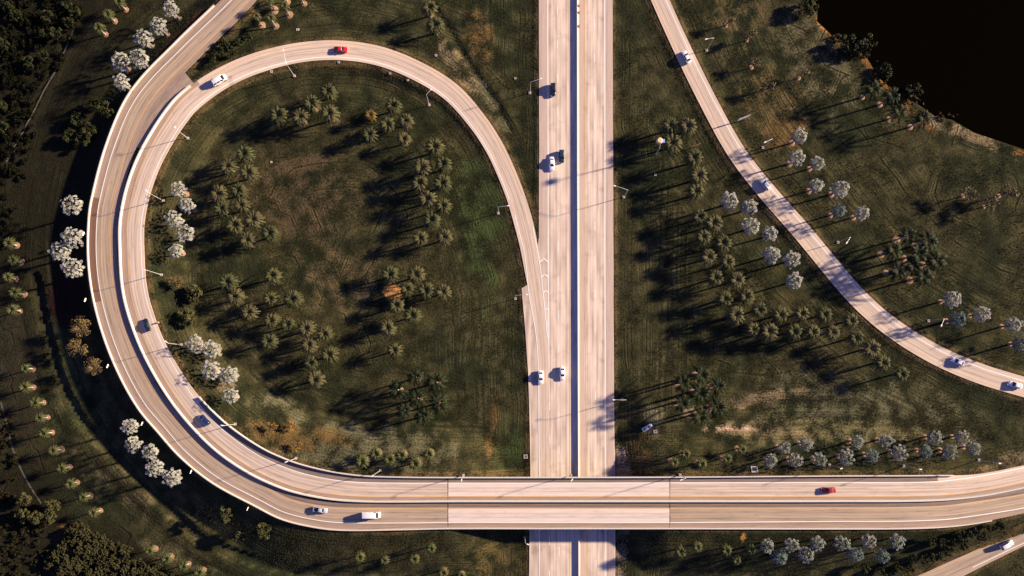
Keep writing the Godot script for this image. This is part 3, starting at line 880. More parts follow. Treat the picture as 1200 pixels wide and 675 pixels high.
func vehicle(kind: String, called: String, at: Vector3, dir: Vector2, col: Color, label: String, category: String, group: String, scl := 1.0):
	var d: Dictionary = BODY[kind]
	var t := base(called, at)
	tag(t, label, category, group)
	t.rotation.y = atan2(-dir.x, -dir.y)
	t.scale = Vector3.ONE * scl
	var pm := paint(col)
	var st := mb()
	loft(st, d.body)
	mi("body", fin(st), pm, t)
	var c: Array = d.cab
	var z0: float = c[0]; var z1: float = c[1]; var z2: float = c[2]; var z3: float = c[3]
	var y0: float = c[4] - 0.02; var y1: float = c[5]; var w0: float = c[6]; var w1: float = c[7]
	var b := [Vector3(-w0, y0, z0), Vector3(w0, y0, z0), Vector3(w0, y0, z1), Vector3(-w0, y0, z1)]
	var u := [Vector3(-w1, y1, z2), Vector3(w1, y1, z2), Vector3(w1, y1, z3), Vector3(-w1, y1, z3)]
	var cuts := [["windshield", 0, 1], ["side_window", 1, 2], ["rear_window", 2, 3], ["side_window", 3, 0]]
	for q in cuts:
		st = mb()
		st.set_smooth_group(-1)
		quad(st, b[q[1]], b[q[2]], u[q[2]], u[q[1]])
		var solid: bool = kind == "van" and q[0] == "rear_window"
		mi(q[0], fin(st), pm if solid else M.glass, t)
	# roof panel with the pillars that carry it
	st = mb()
	loft(st, [[z2 - 0.10, w1 * 0.92, y1 - 0.05, y1 + 0.00], [z2 + 0.12, w1 + 0.03, y1 - 0.05, y1 + 0.055], [(z2 + z3) / 2, w1 + 0.04, y1 - 0.05, y1 + 0.075], [z3 - 0.12, w1 + 0.03, y1 - 0.05, y1 + 0.055], [z3 + 0.10, w1 * 0.92, y1 - 0.05, y1 + 0.00]])
	for i in 4:
		tube(st, [b[i] + Vector3(0, -0.02, 0), b[i].lerp(u[i], 0.5) * Vector3(1.01, 1, 1.0), u[i]], [0.055, 0.05, 0.045], 5)
	var nb := 3 if kind in ["van", "minivan", "suv"] else 2
	for k in range(1, nb):
		var f := float(k) / nb
		for s in [-1.0, 1.0]:
			var lo := Vector3(w0 * s * 1.005, y0, lerpf(z0, z1, f))
			var hi := Vector3(w1 * s * 1.01, y1, lerpf(z2, z3, f))
			tube(st, [lo, hi], [0.05, 0.045], 5)
	if kind == "van":   # windowless cargo sides
		for s in [-1.0, 1.0]:
			var a0 := Vector3((w0 + 0.012) * s, y0, -0.9); var a1 := Vector3((w0 + 0.012) * s, y0, z1)
			var a2 := Vector3((w1 + 0.014) * s, y1, z3); var a3 := Vector3((w1 + 0.014) * s, y1, -0.8)
			st.set_smooth_group(-1)
			if s > 0: quad(st, a0, a1, a2, a3)
			else: quad(st, a1, a0, a3, a2)
	mi("roof", fin(st), pm, t)
	if kind == "pickup":
		st = mb()
		var fl := 1.165
		st.set_smooth_group(-1)
		box(st, Vector3(0, fl, 1.72), Vector3(1.55, 0.02, 1.75))
		mi("cargo_bed", fin(st), M.bed, t)
		st = mb()
		for s in [-1.0, 1.0]: box(st, Vector3(0.86 * s, 1.2, 1.72), Vector3(0.14, 0.12, 1.95))
		box(st, Vector3(0, 1.2, 2.68), Vector3(1.6, 0.12, 0.1))
		mi("bed_rail", fin(st), pm, t)
	var L: float = d.L
	var wy := 0.33 if kind == "sedan" else 0.37
	for sx in [-1.0, 1.0]:
		for f in [-0.31, 0.29]:
			st = mb()
			var hw: float = d.body[3][1]
			tube(st, [Vector3(sx * (hw - 0.20), wy, L * f), Vector3(sx * (hw + 0.015), wy, L * f)], [wy, wy], 14)
			var tyre := mi("wheel", fin(st), M.tyre, t)
			st = mb()
			tube(st, [Vector3(sx * (hw - 0.05), wy, L * f), Vector3(sx * (hw + 0.022), wy, L * f)], [wy * 0.62, wy * 0.62], 12)
			mi("rim", fin(st), M.rim, tyre)
		st = mb()
		var fr: Array = d.body[1]
		box(st, Vector3(sx * fr[1] * 0.76, fr[3] - 0.08, fr[0] - 0.01), Vector3(0.30, 0.13, 0.22))
		mi("headlight", fin(st), M.head_lamp, t)
		st = mb()
		var rr: Array = d.body[d.body.size() - 2]
		box(st, Vector3(sx * rr[1] * 0.84, rr[3] - 0.10, rr[0] + 0.02), Vector3(0.26, 0.16, 0.16))
		mi("tail_light", fin(st), M.tail_lamp, t)
		st = mb()
		box(st, Vector3(sx * (w0 + 0.2), y0 + 0.1, z0 + 0.45), Vector3(0.2, 0.13, 0.1))
		mi("mirror", fin(st), pm, t)

# ---------------------------------------------------------------- street furniture
func lamp(bx: float, by: float, ex: float, ey: float, where: String, gy := -1.0, h := 9.0):
	var foot: Vector3
	if gy >= 0.0: foot = P(bx, by, gy)
	else: foot = on_ground(bx, by)
	var t := base("street_lamp", foot)
	tag(t, "pale steel street lamp %s" % where, "street lamp", "street lamps along the roads")
	var end := P(ex, ey, foot.y + h + 0.3) - foot
	var flat := Vector3(end.x, 0, end.z)
	if flat.length() > 5.2: flat = flat.normalized() * 5.2
	var st := mb()
	box(st, Vector3(0, 0.05, 0), Vector3(0.9, 0.3, 0.9))
	mi("footing", fin(st), M.old_concrete, t)
	st = mb()
	tube(st, [Vector3(0, 0.1, 0), Vector3(0, h * 0.5, 0), Vector3(0, h, 0)], [0.12, 0.10, 0.075], 8)
	mi("pole", fin(st), M.steel, t)
	st = mb()
	tube(st, [Vector3(0, h - 0.1, 0), flat * 0.3 + Vector3(0, h + 0.22, 0), flat * 0.85 + Vector3(0, h + 0.3, 0)], [0.085, 0.08, 0.07], 7)
	mi("arm", fin(st), M.steel, t)
	st = mb()
	var d := flat.normalized()
	var bs := Basis(d, Vector3.UP, d.cross(Vector3.UP))
	box(st, flat * 0.92 + Vector3(0, h + 0.31, 0), Vector3(0.85, 0.16, 0.36), bs)
	var hd := mi("lamp_head", fin(st), M.white_panel, t)
	st = mb()
	box(st, flat * 0.92 + Vector3(0, h + 0.205, 0), Vector3(0.5, 0.05, 0.26), bs)
	mi("lens", fin(st), M.lens, hd)

func post_sign(px: float, py: float, turn: float, w: float, ph: float, posts: int, pmat: Material, label: String, group := "", y0 := 2.2):
	var foot := on_ground(px, py)
	var t := base("road_sign", foot)
	tag(t, label, "road sign", group)
	t.rotation.y = turn
	for k in posts:
		var x := 0.0 if posts == 1 else lerpf(-w * 0.38, w * 0.38, float(k) / (posts - 1))
		var st := mb()
		tube(st, [Vector3(x, -0.3, 0), Vector3(x, y0 + ph * 0.9, 0)], [0.07, 0.07], 6)
		mi("post", fin(st), M.steel, t)
	var s2 := mb()
	box(s2, Vector3(0, y0 + ph * 0.5, 0.1), Vector3(w, ph, 0.06))
	mi("panel", fin(s2), pmat, t)

func barrel(at: Vector3, m: Material, label: String, group: String):
	var t := base("traffic_barrel", at)
	tag(t, label, "traffic barrel", group)
	var st := mb()
	tube(st, [Vector3(0, 0.05, 0), Vector3(0, 0.35, 0), Vector3(0, 0.7, 0), Vector3(0, 1.0, 0)], [0.29, 0.28, 0.25, 0.21], 10)
	mi("drum", fin(st), m, t)
	st = mb()
	tube(st, [Vector3(0, 0, 0), Vector3(0, 0.08, 0)], [0.42, 0.40], 10)
	mi("rubber_base", fin(st), M.tyre, t)
	st = mb()
	tube(st, [Vector3(0, 0.55, 0), Vector3(0, 0.72, 0)], [0.275, 0.262], 10, false)
	mi("reflective_band", fin(st), M.white_panel, t)

func inlet(px: float, py: float, sz: float, label: String):
	var at := on_ground(px, py)
	var t := base("drain_inlet", at)
	tag(t, label, "drain", "concrete drain inlets")
	var n := ground_normal(at.x, at.z)
	var x := (Vector3.RIGHT - n * n.x).normalized()
	t.basis = Basis(x, n, x.cross(n))
	var st := mb()
	for s in [-1.0, 1.0]:
		box(st, Vector3(s * sz * 0.42, 0.05, 0), Vector3(sz * 0.16, 0.3, sz))
		box(st, Vector3(0, 0.05, s * sz * 0.42), Vector3(sz * 0.68, 0.295, sz * 0.16))
	mi("rim", fin(st), M.concrete, t)
	st = mb()
	for k in 5: box(st, Vector3(lerpf(-0.28, 0.28, k / 4.0) * sz, 0.12, 0), Vector3(0.05 * sz, 0.06, sz * 0.7))
	mi("grate", fin(st), M.old_concrete, t)

# ---------------------------------------------------------------- ground cover patches, dark western ones with painted edge darkening: px, py, rx, ry, turn, linear colour, weight
const DRY := [0.075, 0.048, 0.016]
const PALE := [0.062, 0.058, 0.030]
const STRAW := [0.12, 0.092, 0.048]
const RUST := [0.125, 0.06, 0.016]
const VIGNETTE_ROUGH := [0.0085, 0.0075, 0.0035]  # rough dark growth, with vignette darkening painted into the colour
const GREEN := [0.024, 0.034, 0.010]
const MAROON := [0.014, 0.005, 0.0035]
const SAND := [0.30, 0.21, 0.14]
const GROUND_PATCHES := [
	[40, 150, 95, 260, 8, VIGNETTE_ROUGH, 0.85], [20, 610, 60, 90, 0, VIGNETTE_ROUGH, 0.85], [60, 30, 150, 60, -30, VIGNETTE_ROUGH, 0.9], [20, 440, 30, 120, 0, [0.018, 0.015, 0.008], 0.7],
	[82, 345, 26, 42, 0, MAROON, 1.0], [110, 655, 60, 40, 0, VIGNETTE_ROUGH, 0.8], [100, 200, 30, 120, 0, [0.012, 0.010, 0.005], 0.8],
	[345, 515, 48, 13, 18, DRY, 0.9], [395, 515, 40, 12, 12, DRY, 0.8], [430, 528, 100, 27, 4, PALE, 0.8], [330, 480, 34, 16, 20, PALE, 0.45], [576, 500, 5, 45, 8, DRY, 0.95], [600, 530, 16, 40, 0, GREEN, 0.6],
	[350, 230, 60, 60, 0, [0.05, 0.036, 0.017], 0.55], [400, 330, 50, 40, 0, [0.06, 0.045, 0.02], 0.5], [458, 343, 10, 8, 0, [0.32, 0.155, 0.045], 1.0], [560, 270, 20, 90, -4, GREEN, 0.7], [570, 230, 14, 60, -20, GREEN, 0.7],
	[268, 453, 9, 6, 0, STRAW, 0.8], [560, 40, 16, 40, -10, DRY, 0.6], [540, 80, 10, 50, -38, STRAW, 0.6], [575, 120, 8, 40, -30, PALE, 0.6],
	[920, 152, 26, 22, 0, DRY, 0.9], [905, 120, 40, 40, 0, [0.055, 0.042, 0.016], 0.6], [870, 15, 50, 25, 0, [0.055, 0.044, 0.018], 0.5], [950, 60, 40, 70, -35, [0.062, 0.055, 0.026], 0.5],
	[880, 470, 100, 7, -12, STRAW, 0.75], [900, 508, 75, 5, 2, STRAW, 0.85], [880, 503, 60, 4, 0, SAND, 0.62], [1000, 470, 120, 26, 8, [0.055, 0.052, 0.026], 0.55], [960, 505, 120, 18, 0, [0.075, 0.066, 0.03], 0.6],
	[770, 490, 16, 20, 0, [0.08, 0.07, 0.035], 0.6], [748, 535, 13, 26, 15, DRY, 0.7], [727, 545, 9, 22, 0, SAND, 0.8], [1180, 540, 22, 9, -14, STRAW, 0.9], [1150, 550, 16, 6, -8, STRAW, 0.7],
	[975, 40, 22, 3, 52, STRAW, 0.6], [1130, 155, 60, 7, 20, STRAW, 0.75], [1060, 118, 50, 6, 45, RUST, 0.7], [1020, 75, 40, 5, 50, RUST, 0.75], [970, 32, 30, 5, 52, RUST, 0.8],
	[1150, 163, 60, 5, 18, RUST, 0.6], [215, 40, 45, 4, -46, [0.08, 0.028, 0.012], 0.85], [440, 622, 40, 3, 0, DRY, 0.8], [610, 640, 40, 40, 0, [0.04, 0.032, 0.012], 0.6], [580, 650, 30, 30, 0, [0.055, 0.042, 0.014], 0.6],
	[130, 345, 6, 90, 0, [0.02, 0.006, 0.004], 0.6], [80, 440, 10, 100, -14, [0.03, 0.032, 0.012], 0.6], [160, 585, 60, 14, 38, [0.045, 0.036, 0.018], 0.5], [200, 650, 60, 14, 18, [0.05, 0.042, 0.02], 0.5], [30, 560, 4, 60, -28, STRAW, 0.6],
	[22, 655, 18, 14, 0, [0.05, 0.022, 0.006], 0.5], [75, 620, 10, 4, 25, RUST, 0.8], [735, 560, 8, 14, 0, SAND, 0.6], [728, 640, 8, 60, 0, [0.11, 0.085, 0.06], 0.75], [865, 627, 2.5, 7, 0, [0.4, 0.2, 0.04], 1.0],
]

# ---------------------------------------------------------------- the scene
func _ready():
	var cam := Camera3D.new()
	cam.name = "camera"
	cam.projection = Camera3D.PROJECTION_FRUSTUM
	cam.near = 1.0
	cam.far = 6000.0
	cam.size = 675.0 * S / H
	cam.frustum_offset = Vector2((600.0 - CX) * S / H, (CY - 337.5) * S / H)
	cam.position = Vector3(0, H, 0)
	cam.basis = Basis(Vector3.RIGHT, Vector3.FORWARD, Vector3.UP)
	add_child(cam)
	cam.current = true
	var we := WorldEnvironment.new()
	we.name = "daylight"
	var env := Environment.new()
	env.background_mode = Environment.BG_SKY
	var sky := Sky.new()
	var sm := ProceduralSkyMaterial.new()
	sm.sky_top_color = Color(0.30, 0.36, 0.62)
	sm.sky_horizon_color = Color(0.52, 0.48, 0.60)
	sm.sky_curve = 0.12
	sm.ground_bottom_color = Color(0.1, 0.1, 0.08)
	sm.ground_horizon_color = Color(0.4, 0.38, 0.38)
	sm.sun_angle_max = 1.0
	sky.sky_material = sm
	env.sky = sky
	env.background_energy_multiplier = 0.45
	env.tonemap_mode = Environment.TONE_MAPPER_LINEAR
	env.tonemap_exposure = 2.9
	env.sdfgi_enabled = true
	env.ssao_enabled = true
	env.ssil_enabled = true
	we.environment = env
	add_child(we)
	var sun := DirectionalLight3D.new()
	sun.name = "sun"
	sun.light_energy = 1.6
	sun.light_color = Color(1.0, 0.91, 0.79)
	sun.light_angular_distance = 1.8
	sun.shadow_enabled = true
	add_child(sun)
	var el := deg_to_rad(18.5)
	var az := deg_to_rad(16.0)
	sun.look_at_from_position(Vector3.ZERO, Vector3(-cos(az) * cos(el), -sin(el), sin(az) * cos(el)), Vector3.UP)

	make_materials()
	M.track = noisy(lin(0.055, 0.042, 0.022), 71, 0.08, 0.5, 0.4, 1.0)
	M.white_trunk = noisy(lin(0.50, 0.40, 0.32), 70, 0.05, 0.25, 0.8, 0.9)

	# ---- roads as curves: px, py, height, width, yellow offset, white offset
	var R1 := make_road([[430, -172, 1.2, 9.0, 1.8, 2.6], [340, -70, 2.2, 9.0, 1.8, 2.6], [280, 0, 3.0, 9.0, 1.8, 2.6], [219, 60, 3.2, 9.2, 1.9, 2.6], [167.5, 116, 3.6, 9.4, 2.2, 2.6], [142, 172, 4.1, 9.7, 2.4, 2.6], [124, 239, 4.6, 9.8, 2.5, 2.6], [121, 270, 4.8, 9.9, 2.5, 2.6], [121.3, 308, 5.0, 9.9, 2.5, 2.6],
		[126.3, 346, 5.3, 9.8, 2.5, 2.6], [138, 389, 5.5, 9.8, 2.5, 2.6], [154.8, 431, 5.8, 9.7, 2.4, 2.6], [176, 469, 6.0, 9.6, 2.4, 2.6], [197.5, 495, 6.2, 9.5, 2.3, 2.6], [223.5, 524.3, 6.4, 9.4, 2.2, 2.5], [259.3, 553, 6.6, 9.3, 2.1, 2.4], [306.3, 578.5, 6.8, 9.2, 2.0, 2.4],
		[337.2, 593.7, 6.9, 9.2, 2.0, 2.4], [377.3, 602.8, 7.0, 9.2, 1.9, 2.4], [408, 605, 7.0, 9.3, 1.9, 2.4], [475, 604.6, 7.0, 9.0, 1.9, 2.1], [525, 604, 7.0, 8.7, 1.9, 1.9], [650, 604, 7.0, 8.7, 1.9, 1.9], [785, 604, 7.0, 8.7, 1.9, 1.9], [980, 604, 6.6, 8.9, 1.9, 2.4], [1060, 603.7, 6.2, 8.9, 1.9, 2.4],
		[1108, 601.7, 5.7, 8.9, 1.9, 2.4], [1145, 597, 5.2, 8.9, 1.9, 2.4], [1200, 586.5, 4.5, 8.6, 2.3, 1.8], [1260, 572, 3.8, 8.4, 2.3, 1.8], [1385, 530, 2.2, 8.4, 2.3, 1.8]])
	var R2 := make_road([[1385, 503, 2.2, 7.6, 1.9, 0.8], [1260, 545, 3.8, 7.6, 1.9, 0.8], [1200, 558.5, 4.5, 7.6, 1.9, 0.8], [1145, 569, 5.2, 7.8, 1.9, 0.9], [1090, 572.3, 5.9, 8.8, 1.9, 2.2], [980, 573, 6.6, 8.9, 1.9, 2.2], [785, 573.8, 7.0, 8.5, 1.9, 1.9], [650, 574, 7.0, 8.4, 1.9, 1.9], [525, 574, 7.0, 8.4, 1.9, 1.9],
		[475, 574, 7.0, 8.6, 1.9, 2.0], [425, 573, 7.0, 9.0, 1.9, 2.3], [388, 569.3, 7.0, 9.6, 2.0, 2.7], [350, 561.2, 6.9, 10.0, 2.0, 2.8], [325, 552.4, 6.85, 10.0, 2.0, 2.8], [300, 540.5, 6.8, 9.9, 2.1, 2.8], [270, 521, 6.65, 9.8, 2.2, 2.6], [246, 500.5, 6.45, 9.3, 2.2, 2.3], [219.3, 471.3, 6.2, 8.8, 2.3, 1.6],
		[197.6, 439.8, 5.95, 8.6, 2.4, 1.2], [178.4, 403.8, 5.65, 8.5, 2.6, 1.1], [164.1, 365.5, 5.4, 8.5, 2.7, 1.0], [157.2, 335.3, 5.2, 8.5, 2.8, 1.0], [154.5, 294, 4.95, 8.5, 2.8, 1.0], [154.9, 258.3, 4.7, 8.5, 2.7, 1.0], [164.3, 216, 4.4, 8.5, 2.6, 1.0], [181.4, 175.8, 4.1, 8.4, 2.4, 1.0],
		[211.7, 129.3, 3.7, 8.2, 2.0, 1.0], [235, 108, 3.4, 7.9, 1.7, 1.0], [268, 87.5, 3.0, 7.4, 1.4, 1.0], [305, 72.5, 2.6, 7.2, 1.2, 1.0], [352.5, 61.3, 2.2, 6.9, 1.0, 1.0], [400, 59, 1.8, 6.8, 0.9, 1.0], [447.5, 66.5, 1.4, 6.8, 0.9, 1.0], [494.5, 86, 1.0, 6.8, 0.9, 1.0], [531, 110, 0.7, 6.8, 0.9, 0.9],
		[561.5, 145, 0.5, 6.6, 0.9, 0.8], [579.5, 173, 0.35, 6.5, 0.9, 0.8], [591.5, 198, 0.28, 6.5, 0.9, 0.8], [604.5, 231, 0.22, 6.5, 0.9, 0.8], [614.5, 265, 0.18, 6.6, 0.9, 0.8], [620, 290, 0.168, 6.2, 0.9, 0.8], [624.5, 318, 0.168, 5.6, 0.9, 0.8], [629.5, 352, 0.168, 4.8, 0.9, 0.8], [634.8, 395, 0.168, 4.0, 0.9, 0.8], [637, 430, 0.168, 3.8, 0.9, 0.8], [637.6, 506, 0.168, 3.7, 0.9, 0.8], [638, 592, 0.168, 3.7, 0.9, 0.8]])
	var R3 := make_road([[1388, 492, 0.5, 7.0, 0.9, 1.5], [1262, 470, 0.5, 7.0, 0.9, 1.5], [1200, 453.5, 0.45, 7.0, 0.9, 1.5], [1145, 436.5, 0.4, 7.0, 0.9, 1.5], [1094.5, 414.5, 0.4, 6.9, 0.9, 1.5], [1043.5, 382.5, 0.4, 6.8, 0.9, 1.5], [1002, 345.5, 0.4, 6.7, 0.9, 1.4], [941.5, 273.5, 0.4, 6.6, 0.8, 1.4], [891.5, 216, 0.4, 6.4, 0.8, 1.3], [860.6, 174.5, 0.4, 6.3, 0.8, 1.3],
		[830.8, 120.5, 0.4, 6.2, 0.8, 1.3], [802.8, 64, 0.4, 6.1, 0.8, 1.2], [775.5, 4, 0.4, 6.0, 0.8, 1.2], [756, -45, 0.4, 6.0, 0.8, 1.2], [735, -170, 0.4, 6.0, 0.8, 1.2]])
	var R4 := make_road([[860, 835, 0.5, 7.4, 0.7, 1.4], [1030, 712, 0.5, 7.4, 0.7, 1.4], [1106, 674, 0.7, 7.0, 0.7, 1.4], [1141.5, 657, 0.9, 6.3, 0.7, 1.2], [1200, 628.5, 1.4, 6.0, 0.7, 0.9], [1262, 600, 1.6, 6.0, 0.7, 0.9], [1385, 560, 1.6, 6.0, 0.7, 0.9]])

	# ---- terrain
	hgt.resize(GW * GH)
	dist.resize(GW * GH)
	dist.fill(1e6)
	var un := FastNoiseLite.new()
	un.seed = 3; un.frequency = 0.02; un.fractal_octaves = 3
	for j in GH:
		for i in GW:
			hgt[j * GW + i] = un.get_noise_2d(i, j) * 0.22 - 0.22
	swale([[40, 325], [46, 350], [54, 390], [64, 430], [78, 465], [100, 500], [130, 530], [165, 562], [200, 600], [235, 632], [290, 655], [350, 668], [420, 672]], 5.5, 0.7, 0.35)
	swale([[505, 5], [522, 30], [540, 60], [560, 90], [580, 120], [596, 150]], 3.5, 0.35, 0.12)
	swale([[83, 30], [72, 60], [52, 100], [32, 140], [15, 180], [0, 215]], 2.5, 0.4, 0.4)
	for k in dug: hgt[k] -= dug[k]
	var b0 := at_px(R1, 525, 604)
	var b1 := at_px(R1, 785, 604)
	var c0 := at_px(R2, 785, 573.8)
	var c1 := at_px(R2, 525, 574)
	stamp_road(R1, 0.42, b0, b1)
	stamp_road(R2, 0.42, c0, c1)
	stamp_road(R3, 0.3)
	stamp_road(R4, 0.3)
	# the highway lies flat in a strip of its own
	var hl := []
	var hr := []
	for p in [[631, -178], [631.5, 0], [631.8, 169], [631.5, 279], [628, 300], [619, 334], [611.3, 337.5], [612, 348], [615, 380], [619, 438], [621, 507], [621.5, 560], [620, 675], [618, 845]]: hl.append(p)
	for p in [[717.2, -178], [717.6, 0], [718.4, 169], [718.9, 338], [719.5, 470], [720, 520], [721, 560], [721, 675], [722, 845]]: hr.append(p)
	for j in GH:
		var py := (GZ + j) / S + CY
		for i in range(int((605 - CX) * S) - GX - 1, int((728 - CX) * S) - GX + 2):
			var px := (GX + i) / S + CX
			var left := lerp_edge(hl, py)
			var right := lerp_edge(hr, py)
			var k := j * GW + i
			if px > left - 4 and px < right + 4:
				hgt[k] = 0.03
				if px > left and px < right: dist[k] = 0.0
	# the pond basin
	var shore := [[930, -200], [948, -20], [959, 8], [958, 24], [978, 43], [994, 51], [1018, 69], [1031, 91], [1050, 107], [1079, 123], [1093, 133], [1117, 140], [1143, 155], [1197, 173], [1245, 192], [1420, 230]]
	for j in GH:
		for i in range(300, GW):
			var q := Vector2((GX + i) / S + CX, (GZ + j) / S + CY)
			if q.y > 240 or q.x < 920: continue
			var bd := 1e9
			var sgn := 1.0
			for k in shore.size() - 1:
				var a := Vector2(shore[k][0], shore[k][1])
				var b := Vector2(shore[k + 1][0], shore[k + 1][1])
				var c := Geometry2D.get_closest_point_to_segment(q, a, b)
				var d := q.distance_to(c)
				if d < bd:
					bd = d
					sgn = signf((b - a).cross(q - a))
			var sd := bd * S * sgn   # below zero inside the water
			var kk := j * GW + i
			if sd < 2.5: hgt[kk] = minf(hgt[kk], -0.55 + maxf(-1.6, sd * 0.35 - 0.05))
	print("terrain")

	make_protos()
	print("plant shapes")
	var spots := plant_all()
	print("plants")

	var gm := make_ground_material(spots)
	print("ground colours")
	var go := mi("ground", make_terrain(), gm)
	tag(go, "rough mown grass ground around the interchange", "", "", "structure")

	# ---- water
	var st := mb()
	st.set_smooth_group(-1)
	var poly := PackedVector2Array()
	for s in shore:
		var q := P(s[0] - 7, s[1] + 7)
		poly.append(Vector2(q.x, q.z))
	poly.append(Vector2(P(1420, -200).x + 0.1, P(1420, -200).z))
	for k in Geometry2D.triangulate_polygon(poly): st.add_vertex(Vector3(poly[k].x, -0.62, poly[k].y))
	var wo := mi("pond_water", fin(st), M.water)
	tag(wo, "still black pond water in the upper corner", "", "", "structure")

	build_roads(R1, R2, R3, R4, hl, hr)
	for tr in [["dirt_path", "thin pale dirt track along the upper western wood", [[86, 36], [78, 55], [66, 82], [52, 106], [38, 134], [22, 162], [8, 190]], 0.45], ["dirt_path", "thin pale dirt track along the lower western edge", [[0, 470], [8, 500], [14, 525], [24, 550], [36, 572], [48, 590]], 0.55]]:
		var fine := px_road(tr[2], tr[3], 0.0)
		for i in fine.p.size():
			var fp: Vector3 = fine.p[i]
			fine.p[i].y = maxf(ground(fp.x, fp.z), maxf(ground(fp.x - 0.5, fp.z), ground(fp.x + 0.5, fp.z))) + 0.05
			fine.w[i] *= 1.0 + 0.35 * un.get_noise_1d(i * 9.0)
		var po := mi(tr[0], strip(fine, lateral(fine, "left"), lateral(fine, "right"), 0.0), M.track)
		tag(po, tr[1], "", "", "structure")
	build_bridge(R1, R2, b0, b1, c0, c1)
	print("roads")
	build_things(R1, R2, R3, R4)
	print("things")
	sow_grass()
	print("grass")

func lerp_edge(e: Array, y: float) -> float:
	for i in e.size() - 1:
		if y <= e[i + 1][1]:
			return lerpf(e[i][0], e[i + 1][0], clampf((y - e[i][1]) / (e[i + 1][1] - e[i][1]), 0, 1))
	return e[e.size() - 1][0]

func line_px(parent: Node, called: String, pts: Array, w: float, y: float, m: Material):
	var r := px_road(pts, w, y)
	mi(called, strip(r, lateral(r, "left"), lateral(r, "right"), 0.0), m, parent)

func ribbon(parent: Node, called: String, r: Dictionary, what: String, w: float, m: Material, i0 := 0, i1 := -1, dy := 0.012):
	mi(called, strip(r, lateral(r, what, -w / 2), lateral(r, what, w / 2), dy, i0, i1), m, parent)

